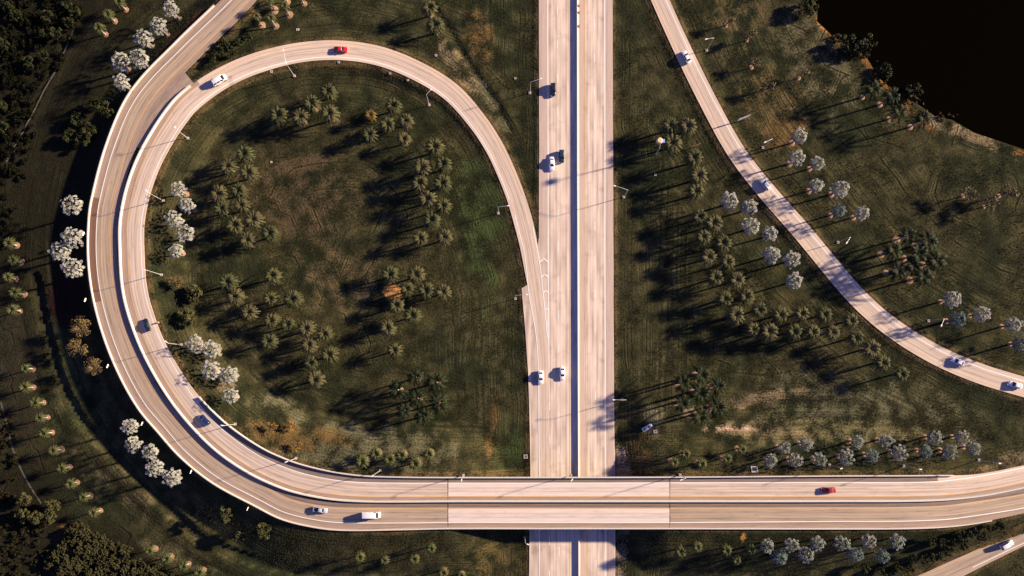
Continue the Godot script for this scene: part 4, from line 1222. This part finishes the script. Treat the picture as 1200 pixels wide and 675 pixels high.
func build_roads(R1, R2, R3, R4, hl, hr):
	# main highway: one paved sheet between its two edges
	var hw := base("highway_road")
	tag(hw, "pale pink concrete highway running top to bottom under the overpass", "", "", "structure")
	var st := mb()
	st.set_smooth_group(1)
	var py := -177.0
	while py < 840.0:
		var y2 := py + 5.0
		var q := [P(lerp_edge(hl, py), py), P(lerp_edge(hr, py), py), P(lerp_edge(hr, y2), y2), P(lerp_edge(hl, y2), y2)]
		var u := func(x: float) -> float: return (x / S + CX - 622.0) / 99.0
		for k in [0, 1, 2, 0, 2, 3]:
			st.set_uv(Vector2(u.call(q[k].x), q[k].z / 60.0)); st.add_vertex(q[k] + Vector3(0, 0.15, 0))
		py = y2
	mi("paving", fin(st), M.highway, hw)
	var shy := 0.156
	for e in [[[636.2, -176], [637, 169], [637.2, 279]], [[713.3, -176], [713.8, 169], [714, 338], [714.6, 506], [715.6, 838]], [[681, -176], [681.4, 169], [681.8, 338], [682.3, 506], [683.2, 838]]]:
		line_px(hw, "shoulder", e, 1.5 if e[0][0] > 670 and e[0][0] < 690 else 2.7, shy, M.edge_shoulder)
	var y := 0.16
	line_px(hw, "edge_line", [[641.2, -176], [642.2, 169], [642.6, 338], [643.2, 395], [643.6, 470]], 0.30, y, M.white_paint)
	line_px(hw, "edge_line", [[666.3, -176], [667.3, 169], [667.6, 338], [667.6, 506], [668, 838]], 0.26, y, M.yellow_paint)
	line_px(hw, "edge_line", [[684.6, -176], [685.5, 169], [685.9, 338], [686.4, 506], [687.5, 838]], 0.28, y, M.yellow_paint)
	line_px(hw, "edge_line", [[708.2, -176], [708.9, 169], [709, 338], [709.5, 506], [710.7, 838]], 0.34, y, M.white_paint)
	line_px(hw, "edge_line", [[600.5, 238], [607.5, 268], [615, 299], [620, 345], [627.5, 388], [630.3, 420], [631.5, 506], [632, 600], [632, 838]], 0.26, 0.195, M.white_paint)
	line_px(hw, "gore_line", [[624.5, 266], [632.5, 309], [636, 338], [641, 388], [642.6, 398]], 0.30, 0.195, M.white_paint)
	for c in [303.0, 321.5, 340.5, 361.5, 380.0]:
		var xl := lerp_edge([[624.5, 266], [632.5, 309], [636, 338], [641, 388]], c + 3)
		var xr := 642.4
		var xm := (xl + xr) / 2
		var rise := (xr - xl) * 0.42
		line_px(hw, "chevron", [[xl, c + rise], [xm, c], [xm + 0.1, c], [xr, c + rise]], 0.42, 0.205, M.white_paint)
	for k in range(-4, 20):
		var a := 47.0 + k * 39.6
		for lane in [[[653, 0], [653.8, 169], [654.4, 338], [655, 506], [655.4, 700]], [[696.4, 0], [697, 169], [697.3, 338], [697.8, 506], [698.7, 700]]]:
			var sh := 0.0 if lane[0][0] < 660 else -24.0
			var x0 := lerp_edge(lane, a + sh)
			var x1 := lerp_edge(lane, a + sh + 10)
			line_px(hw, "lane_dash", [[x0, a + sh], [x1, a + sh + 10]], 0.24, y, M.white_paint)
		if a > 480: line_px(hw, "lane_dash", [[643.9, a - 12], [644, a - 2]], 0.24, y, M.white_paint)

	# outer ramp and south carriageway
	var o1 := base("outer_ramp_road")
	tag(o1, "tan outer ramp road curving round the loop onto the overpass", "", "", "structure")
	mi("paving", strip(R1, lateral(R1, "left"), lateral(R1, "right"), 0.0, 0, -1, 60.0, 0.5), M.outer, o1)
	mi("shoulder", strip(R1, lateral(R1, "white"), lateral(R1, "right", -0.02), 0.006), M.shoulder, o1)
	var r0 := at_px(R1, 124, 235)
	var r1 := at_px(R1, 128, 352)
	mi("shoulder", strip(R1, lateral(R1, "white"), lateral(R1, "right", -0.06), 0.010, r0, r1), M.rust_shoulder, o1)
	var k1 := at_px(R1, 300, 576)
	mi("shoulder", strip(R1, lateral(R1, "left", 0.02), lateral(R1, "yellow"), 0.006, 0, k1), M.shoulder, o1)
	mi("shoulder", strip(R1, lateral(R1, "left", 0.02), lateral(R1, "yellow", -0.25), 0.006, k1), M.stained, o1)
	ribbon(o1, "edge_line", R1, "white", 0.26, M.white_paint, 0, -1, 0.016)
	ribbon(o1, "edge_line", R1, "yellow", 0.24, M.yellow_paint, 0, -1, 0.016)
	# paved gore between the two ramps where they part
	var gst := mb()
	gst.set_smooth_group(1)
	var prev := []
	for i in range(at_px(R1, 214, 65), at_px(R1, 142, 172)):
		var a: Vector3 = R1.p[i] - R1.n[i] * (R1.w[i] * 0.5 - 0.05) + Vector3(0, 0.003, 0)
		var bd := 1e9
		var bp := a
		for j in R2.p.size():
			var c: Vector3 = R2.p[j] - R2.n[j] * (R2.w[j] * 0.5 - 0.1)
			var d := Vector2(c.x - a.x, c.z - a.z).length()
			if d < bd: bd = d; bp = c + Vector3(0, -0.004, 0)
		if bd > 5.2: continue
		if prev.size() > 0:
			var q := [prev[0], a, bp, prev[1]]
			for k in [0, 1, 2, 0, 2, 3]:
				gst.set_uv(Vector2(0.0 if k in [0, 1] else 1.0, R1.s[i if k in [1, 2] else i - 1] / 30.0)); gst.add_vertex(q[k])
		prev = [a, bp]
	mi("gore_paving", fin(gst), M.shoulder, o1)
	# loop ramp and north carriageway
	var o2 := base("loop_ramp_road")
	tag(o2, "pinkish loop ramp road circling from the overpass down to the highway", "", "", "structure")
	mi("paving", strip(R2, lateral(R2, "left"), lateral(R2, "right"), 0.0, 0, -1, 60.0, 0.5), M.loop, o2)
	var le := at_px(R2, 240, 104)
	var ge := at_px(R2, 604, 232)
	mi("shoulder", strip(R2, lateral(R2, "left", 0.02), lateral(R2, "yellow"), 0.006, 0, le), M.shoulder, o2)
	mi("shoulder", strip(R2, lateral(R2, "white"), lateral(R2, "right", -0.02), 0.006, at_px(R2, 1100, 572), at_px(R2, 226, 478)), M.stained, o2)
	ribbon(o2, "edge_line", R2, "white", 0.28, M.white_paint, 0, ge, 0.016)
	ribbon(o2, "edge_line", R2, "yellow", 0.22, M.yellow_paint, 0, ge, 0.016)
	var o3 := base("northeast_ramp_road")
	tag(o3, "pale ramp road curving from the top to the eastern edge", "", "", "structure")
	mi("paving", strip(R3, lateral(R3, "left"), lateral(R3, "right"), 0.0, 0, -1, 60.0, 0.5), M.loop, o3)
	ribbon(o3, "edge_line", R3, "white", 0.26, M.white_paint)
	ribbon(o3, "edge_line", R3, "yellow", 0.2, M.yellow_paint)
	var o4 := base("lower_ramp_road")
	tag(o4, "tan ramp road cutting the lower eastern corner", "", "", "structure")
	mi("paving", strip(R4, lateral(R4, "left"), lateral(R4, "right"), 0.0, 0, -1, 60.0, 0.5), M.outer, o4)
	ribbon(o4, "edge_line", R4, "white", 0.26, M.white_paint, at_px(R4, 1138, 659))
	ribbon(o4, "edge_line", R4, "yellow", 0.2, M.yellow_paint)

	# concrete barriers
	var jersey := [Vector2(-0.30, -0.15), Vector2(-0.30, 0.08), Vector2(-0.20, 0.26), Vector2(-0.12, 0.82), Vector2(0.12, 0.82), Vector2(0.20, 0.26), Vector2(0.30, 0.08), Vector2(0.30, -0.15)]
	var r := px_road([[676, -175], [676.4, 169], [676.9, 338], [677.4, 506], [678.6, 838]], 0.6, 0.16)
	var b := mi("median_barrier", sweep(r, lateral(r, "left", 0.3), jersey), M.concrete)
	tag(b, "pale concrete median barrier down the middle of the highway", "barrier")
	var wide := [Vector2(-0.34, -0.15), Vector2(-0.34, 0.08), Vector2(-0.26, 0.26), Vector2(-0.20, 0.85), Vector2(0.20, 0.85), Vector2(0.26, 0.26), Vector2(0.34, 0.08), Vector2(0.34, -0.15)]
	var e0 := 0
	var e1 := at_px(R2, 229, 104)
	b = mi("dividing_barrier", sweep(R2, lateral(R2, "left", 0.3), wide, e0, e1), M.concrete)
	tag(b, "long white concrete barrier dividing the loop from the outer ramp", "barrier")
	var parapet := [Vector2(-0.18, -0.3), Vector2(-0.18, 0.70), Vector2(0.18, 0.70), Vector2(0.18, -0.3)]
	var tall := [Vector2(-0.16, -0.4), Vector2(-0.16, 0.85), Vector2(0.16, 0.85), Vector2(0.16, -0.4)]
	b = mi("outer_parapet", sweep(R1, lateral(R1, "right", 0.05), parapet, at_px(R1, 262, 20), at_px(R1, 1158, 595)), M.concrete)
	tag(b, "white concrete parapet along the outside of the outer ramp", "barrier")
	b = mi("inner_parapet", sweep(R2, lateral(R2, "right", 0.05), tall, at_px(R2, 1119, 571), at_px(R2, 223, 476)), M.concrete)
	tag(b, "pale concrete parapet on the loop side of the overpass", "barrier")

func build_bridge(R1, R2, b0, b1, c0, c1):
	for k in 2:
		var r: Dictionary = R1 if k == 0 else R2
		var i0: int = b0 if k == 0 else c0
		var i1: int = b1 if k == 0 else c1
		var t := base("highway_bridge")
		tag(t, "southern concrete bridge deck carrying the road over the highway" if k == 0 else "northern concrete bridge deck carrying the road over the highway", "bridge", "twin bridge decks over the highway")
		var slab := []
		var hwid: float = r.w[i0] * 0.5
		slab = [Vector2(-hwid, -0.55), Vector2(-hwid, -0.03), Vector2(hwid, -0.03), Vector2(hwid, -0.55)]
		var zero := []
		for i in r.p.size(): zero.append(0.0)
		mi("deck_slab", sweep(r, zero, slab, i0, i1), M.old_concrete, t)
		var a0 := lateral(r, "yellow", 0.15)
		var a1 := lateral(r, "white", -0.15)
		mi("deck_surface", strip(r, a0, a1, 0.010, i0, i1, 40.0), M.deck, t)
		for g in 5:
			var x := lerpf(-hwid + 0.7, hwid - 0.7, g / 4.0)
			var off := []
			for i in r.p.size(): off.append(x)
			mi("girder", sweep(r, off, [Vector2(-0.25, -1.5), Vector2(-0.25, -0.5), Vector2(0.25, -0.5), Vector2(0.25, -1.5)], i0, i1), M.old_concrete, t)
		for e in [i0, i1]:
			var st := mb()
			var d := Vector3(0.11, 0, 0)
			var p0: Vector3 = r.p[e] + r.n[e] * (-hwid + 0.35) + Vector3(0, 0.022, 0)
			var p1: Vector3 = r.p[e] + r.n[e] * (hwid - 0.25) + Vector3(0, 0.022, 0)
			st.set_smooth_group(-1)
			quad(st, p0 - d, p0 + d, p1 + d, p1 - d)
			quad(st, p0 - d, p1 - d, p1 + d, p0 + d)
			mi("expansion_joint", fin(st), M.dark_concrete, t)
		for px in [601.0, 681.0, 741.0]:
			var pier := Node3D.new()
			pier.name = "pier"
			t.add_child(pier, true)
			var z: float = r.p[(i0 + i1) / 2].z
			var x: float = (px - CX) * S
			var st := mb()
			box(st, Vector3(x, 4.95, z), Vector3(0.9, 1.1, hwid * 2 - 1.0))
			mi("cap", fin(st), M.old_concrete, pier)
			for s in [-0.6, 0.0, 0.6]:
				st = mb()
				tube(st, [Vector3(x, ground(x, z + s * hwid) - 0.3, z + s * hwid), Vector3(x, 4.45, z + s * hwid)], [0.42, 0.42], 12)
				mi("column", fin(st), M.old_concrete, pier)

func on_road(r: Dictionary, px: float, py: float) -> Array:
	# ground point and direction of travel on a road that shows at the image point
	var i := at_px(r, px, py)
	var j := mini(i + 1, r.p.size() - 1)
	var d: Vector3 = (r.p[j] - r.p[maxi(j - 2, 0)]).normalized()
	var y: float = r.p[i].y + 0.02
	return [P(px, py, y), Vector2(d.x, d.z)]

func build_things(R1, R2, R3, R4):
	var white := lin(0.72, 0.72, 0.74)
	var g := "vehicles driving on the interchange"
	var q := on_road(R2, 258, 95)
	vehicle("minivan", "white_van", q[0], q[1], white, "white minivan with dark windows on the loop's upper left curve", "van", g, 1.06)
	q = on_road(R2, 400, 59)
	vehicle("sedan", "red_car", q[0], q[1], lin(0.50, 0.008, 0.012), "bright red car at the top of the loop", "car", g)
	q = on_road(R2, 173, 381)
	vehicle("sedan", "dark_car", q[0], q[1], lin(0.006, 0.012, 0.022), "dark blue-black car on the loop's western side", "car", g, 0.95)
	q = on_road(R2, 241, 492)
	vehicle("suv", "blue_car", q[0], q[1], lin(0.008, 0.025, 0.10), "blue car on the loop's lower western bend", "car", g, 0.88)
	q = on_road(R1, 376, 597)
	vehicle("pickup", "silver_pickup", q[0], q[1], lin(0.42, 0.44, 0.55), "silver pickup with dark cargo bed entering the overpass", "pickup", g, 0.86)
	q = on_road(R1, 436, 603)
	vehicle("van", "white_cargo_van", q[0], q[1], white, "long white cargo van approaching the bridge deck", "van", g, 1.02)
	q = on_road(R2, 970, 574)
	vehicle("sedan", "red_car", q[0], q[1], lin(0.33, 0.008, 0.012), "dark red car on the overpass road east of the bridge", "car", g, 1.02)
	q = on_road(R4, 1178, 638)
	vehicle("suv", "white_suv", q[0], q[1], white, "white sport utility car on the lower eastern ramp", "car", g)
	q = on_road(R3, 804, 68)
	vehicle("sedan", "white_car", q[0], q[1], white, "white car near the top of the northeast ramp", "car", g)
	q = on_road(R3, 896, 217)
	vehicle("suv", "white_suv", q[0], q[1], white, "white sport utility car in tree shade on the northeast ramp", "car", g, 0.95)
	q = on_road(R3, 1121, 424)
	vehicle("sedan", "white_car", q[0], q[1], white, "white car ahead of another near the northeast ramp's eastern end", "car", g)
	q = on_road(R3, 1188, 451)
	vehicle("sedan", "white_car", q[0], q[1], white, "white car nearest the eastern edge on the northeast ramp", "car", g, 1.04)
	var dn := Vector2(0.01, 1)
	var hy := 0.17
	vehicle("suv", "black_car", P(648, 106, hy), dn, lin(0.010, 0.011, 0.014), "black car alone near the top of the highway", "car", g, 0.96)
	vehicle("sedan", "white_car", P(646.5, 192.5, hy), dn, white, "white car beside the dark blue car on the highway", "car", g, 1.0)
	vehicle("suv", "dark_blue_car", P(658, 184, hy), dn, lin(0.014, 0.028, 0.055), "dark blue car beside a white car on the highway", "car", g, 0.95)
	vehicle("sedan", "white_car", P(633.5, 442, hy), dn, white, "white car in the merging lane of the highway", "car", g)
	vehicle("sedan", "white_car", P(658.8, 437.5, hy), dn, white, "white car next to the median on the lower highway", "car", g)
	var pk := on_ground(758, 501)
	vehicle("sedan", "parked_white_car", pk, Vector2(0.85, -0.5), white, "small white car parked on the grass beside the highway", "car", "", 0.8)

	# lamps: foot, then lamp head, in the photograph
	for a in [[731, 231, 718, 217, "on the highway's eastern verge, upper of two"], [729, 468, 718, 468.5, "on the highway's eastern verge, lower of two"], [621, 109, 635, 92, "on the highway's western verge near the top"],
		[584, 250, 597, 241, "inside the loop beside its lower eastern end"], [604, 350, 619, 345, "beside the merging lane of the loop"], [503, 123, 506, 104, "under the loop's upper eastern arc"], [345, 89, 331, 54, "reaching across the loop's upper arc"],
		[220, 162, 205, 149, "inside the loop's upper western curve"], [191, 235, 171, 223, "beside the silver palm column in the loop"], [189, 322, 169, 316, "below the silver palm column in the loop"], [212, 404, 194, 400, "beside the silver palm group in the loop"],
		[828, 59, 827, 46, "beside the northeast ramp, topmost"], [894, 173, 896, 167, "beside the northeast ramp, second from top"], [982, 284, 992, 285, "beside the northeast ramp, third from top"], [1088, 376, 1103, 382, "beside the northeast ramp, lowest"],
		[972, 545, 986, 549, "above the overpass road, nearest the bridge"], [1059, 546, 1079, 550, "above the overpass road, between the other two"], [1147, 539, 1172, 543, "above the overpass road, farthest from the bridge"],
		[615, 630, 619, 638, "beside the highway below the overpass"]]:
		lamp(a[0], a[1], a[2], a[3], a[4])
	for a in [[543, 557, 541, 563, "on the bridge parapet west of the highway"], [669, 557, 670, 563, "on the bridge parapet above the median"], [797, 556.5, 798, 562.5, "on the bridge parapet east of the highway"]]:
		lamp(a[0], a[1], a[2], a[3], a[4], 7.0, 8.0)
	for a in [[446, 551, 436, 558, "on the loop parapet nearest the bridge"], [347, 537, 335, 541.5, "on the loop parapet beside the orange shrubs"], [275.5, 497, 260, 498.5, "on the loop parapet by the blue car"]]:
		lamp(a[0], a[1], a[2], a[3], a[4])

	post_sign(868, 142, deg_to_rad(20), 4.2, 2.0, 3, M.white_panel, "three-post pale road sign beside the northeast ramp", "", 2.4)
	post_sign(814, 173, deg_to_rad(20), 3.0, 1.6, 2, M.brown_panel, "two-post brown road sign among the green palms", "", 1.8)
	for a in [[101, 275, "topmost outside the outer ramp"], [103, 352, "second outside the outer ramp"], [129, 429, "third outside the outer ramp"], [169, 496, "fourth outside the outer ramp"], [226, 552, "fifth outside the outer ramp"], [292, 595, "lowest outside the outer ramp"]]:
		post_sign(a[0], a[1], deg_to_rad(70), 1.3, 0.7, 1, M.white_panel, "small white roadside marker, %s" % a[2], "small white markers outside the outer ramp", 1.4)
	# tall pole with a beige housing
	var foot := on_ground(768.5, 181)
	var t := base("pole_sign", foot)
	tag(t, "tall pole with beige box and white-blue fixture beside green palms", "pole")
	var top := P(766, 162, 12.5) - foot
	var st := mb()
	tube(st, [Vector3(0, -0.3, 0), Vector3(0, 6, 0), Vector3(top.x * 0.3, 12.2, top.z * 0.3)], [0.22, 0.17, 0.13], 8)
	mi("pole", fin(st), M.steel, t)
	st = mb()
	var pc := Vector3(top.x * 0.3, 12.6, top.z * 0.3)
	tube(st, [pc + Vector3(-0.4, -0.4, 0), pc + Vector3(-0.4, 0.5, 0), pc + Vector3(-0.4, 0.75, 0)], [1.05, 1.05, 0.75], 12)
	mi("housing", fin(st), M.beige_panel, t)
	st = mb()
	box(st, pc + Vector3(0.85, 0.25, 0.1), Vector3(0.9, 0.6, 1.2))
	mi("fixture", fin(st), M.blue_panel, t)

	barrel(on_ground(186, 378), M.orange, "bright orange traffic barrel beside the loop's western shoulder", "")
	for a in [[678.3, 7, "topmost"], [678.3, 15, "middle"], [678.3, 31, "lowest"]]:
		barrel(P(a[0], a[1], 0.152), M.red, "red traffic barrel by the median near the top, %s of three" % a[2], "red barrels by the median")
	for a in [[884, 550, 3.0, "beside the overpass road below silver palms"], [616, 535, 1.8, "on the highway's western verge above the overpass"], [768, 506, 1.6, "beside the parked white car"], [318, 84, 1.0, "under the loop's arc, westernmost"], [397, 73, 0.9, "under the loop's arc by the red car"],
		[457, 86, 0.9, "under the loop's arc, third eastward"], [478, 94, 0.9, "under the loop's arc, fourth eastward"], [349, 35, 1.2, "above the loop's upper arc"], [511, 65, 1.0, "outside the loop's eastern arc"], [768, 205, 0.9, "on the lawn below the tall pole"], [318, 190, 0.8, "alone on the lawn inside the loop"], [604, 92, 0.9, "on the grass west of the highway lamp"]]:
		inlet(a[0], a[1], a[2] * 0.75, "pale concrete drain inlet %s" % a[3])

	# woods that read as one mass: leaf clumps in thousands
	var clump := leafy_crown(77, [0.045, 0.043, 0.019], 1.0, 0.9, 6, 22, 0.26)
	thicket("dense_thicket", "dense olive wood filling the lower western corner", clump, [[104, 640, 30, 16, 190], [78, 658, 22, 20, 150], [138, 652, 24, 16, 130], [163, 668, 30, 13, 110], [95, 622, 16, 8, 60], [110, 668, 40, 14, 170], [190, 676, 20, 8, 40]], 1.0, 3.6, 5)
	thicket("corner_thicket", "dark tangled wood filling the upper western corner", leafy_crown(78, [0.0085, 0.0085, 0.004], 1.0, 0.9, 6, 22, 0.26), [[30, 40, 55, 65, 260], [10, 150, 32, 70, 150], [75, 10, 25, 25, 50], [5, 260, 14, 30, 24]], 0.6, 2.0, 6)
	thicket("corner_undergrowth", "dark tangled undergrowth along the lower western edge", leafy_crown(79, [0.02, 0.017, 0.008], 1.0, 0.9, 6, 22, 0.26), [[18, 640, 40, 60, 150], [8, 540, 14, 60, 50]], 0.5, 1.3, 7)
	thicket("bank_reeds", "tangled reeds along the pond bank", leafy_crown(80, [0.07, 0.045, 0.018], 1.0, 0.9, 6, 22, 0.22), [[985, 45, 20, 4, 22], [1010, 62, 18, 6, 26], [1032, 88, 9, 14, 18], [1064, 116, 22, 6, 22], [1100, 136, 22, 4, 14]], 0.3, 0.7, 8)

func thicket(called: String, label: String, clump: ArrayMesh, areas: Array, lo: float, hi: float, sd: int):
	rng.seed = sd
	var xf := []
	for a in areas:
		for k in a[4]:
			var ang := rng.randf() * TAU
			var rr := sqrt(rng.randf())
			var s := rng.randf_range(0.7, 1.5)
			var p := on_ground(a[0] + cos(ang) * rr * a[2], a[1] + sin(ang) * rr * a[3])
			p.y += rng.randf_range(lo, hi) * (1.0 - 0.55 * rr * rr)
			xf.append(Transform3D(Basis(Vector3.UP, rng.randf() * TAU) * Basis.from_scale(Vector3(s, s * 0.9, s)), p))
	var mm := MultiMesh.new()
	mm.transform_format = MultiMesh.TRANSFORM_3D
	mm.mesh = clump
	mm.instance_count = xf.size()
	for i in xf.size(): mm.set_instance_transform(i, xf[i])
	var o := MultiMeshInstance3D.new()
	o.multimesh = mm
	o.material_override = M.tree_leaf
	o.name = numbered(called)
	add_child(o)
	tag(o, label, "thicket", "", "stuff")

func sow_grass():
	# rough tufts standing out of the mown turf; nobody could count them
	rng.seed = 404
	var st := mb()
	st.set_smooth_group(-1)
	for k in 7:
		var a := TAU * k / 7 + rng.randf_range(-0.4, 0.4)
		var o := Vector3(cos(a), 0, sin(a))
		var s := Vector3(-sin(a), 0, cos(a)) * 0.05
		var p := o * rng.randf_range(0.02, 0.12) + Vector3(0, -0.05, 0)
		st.set_color(Color.WHITE)
		tri(st, p - s, p + s, p + o * rng.randf_range(0.1, 0.3) + Vector3(0, rng.randf_range(0.25, 0.45), 0))
	var mesh := fin(st)
	var clump := FastNoiseLite.new()
	clump.seed = 12; clump.frequency = 0.045; clump.fractal_octaves = 3
	var edge := chamfer(dist.duplicate())
	var xf := []
	var cl := []
	for i in 260000:
		var x := rng.randf_range(-185, 190)
		var z := rng.randf_range(-140, 72)
		if rng.randf() > 0.35 + clump.get_noise_2d(x, z) * 1.3: continue
		var c := cell(x, z)
		var k := int(c.y) * GW + int(c.x)
		if edge[k] < 1.6 or hgt[k] < -0.5: continue
		var s := rng.randf_range(0.5, 1.25)
		xf.append(Transform3D(Basis(Vector3.UP, rng.randf() * TAU) * Basis.from_scale(Vector3(s, s * rng.randf_range(0.6, 1.1), s)), Vector3(x, ground(x, z), z)))
		var t := rng.randf()
		var d := 0.6 if x < -140 else 1.0  # western tufts coloured darker, continuing the painted edge darkening
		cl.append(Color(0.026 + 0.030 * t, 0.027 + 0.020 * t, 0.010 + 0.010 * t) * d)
	var mm := MultiMesh.new()
	mm.transform_format = MultiMesh.TRANSFORM_3D
	mm.use_colors = true
	mm.mesh = mesh
	mm.instance_count = xf.size()
	for i in xf.size():
		mm.set_instance_transform(i, xf[i])
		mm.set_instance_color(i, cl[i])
	var o := MultiMeshInstance3D.new()
	o.multimesh = mm
	o.material_override = M.tree_leaf
	o.name = "grass"
	add_child(o)
	tag(o, "rough olive grass tufts scattered over the mown turf", "grass", "", "stuff")
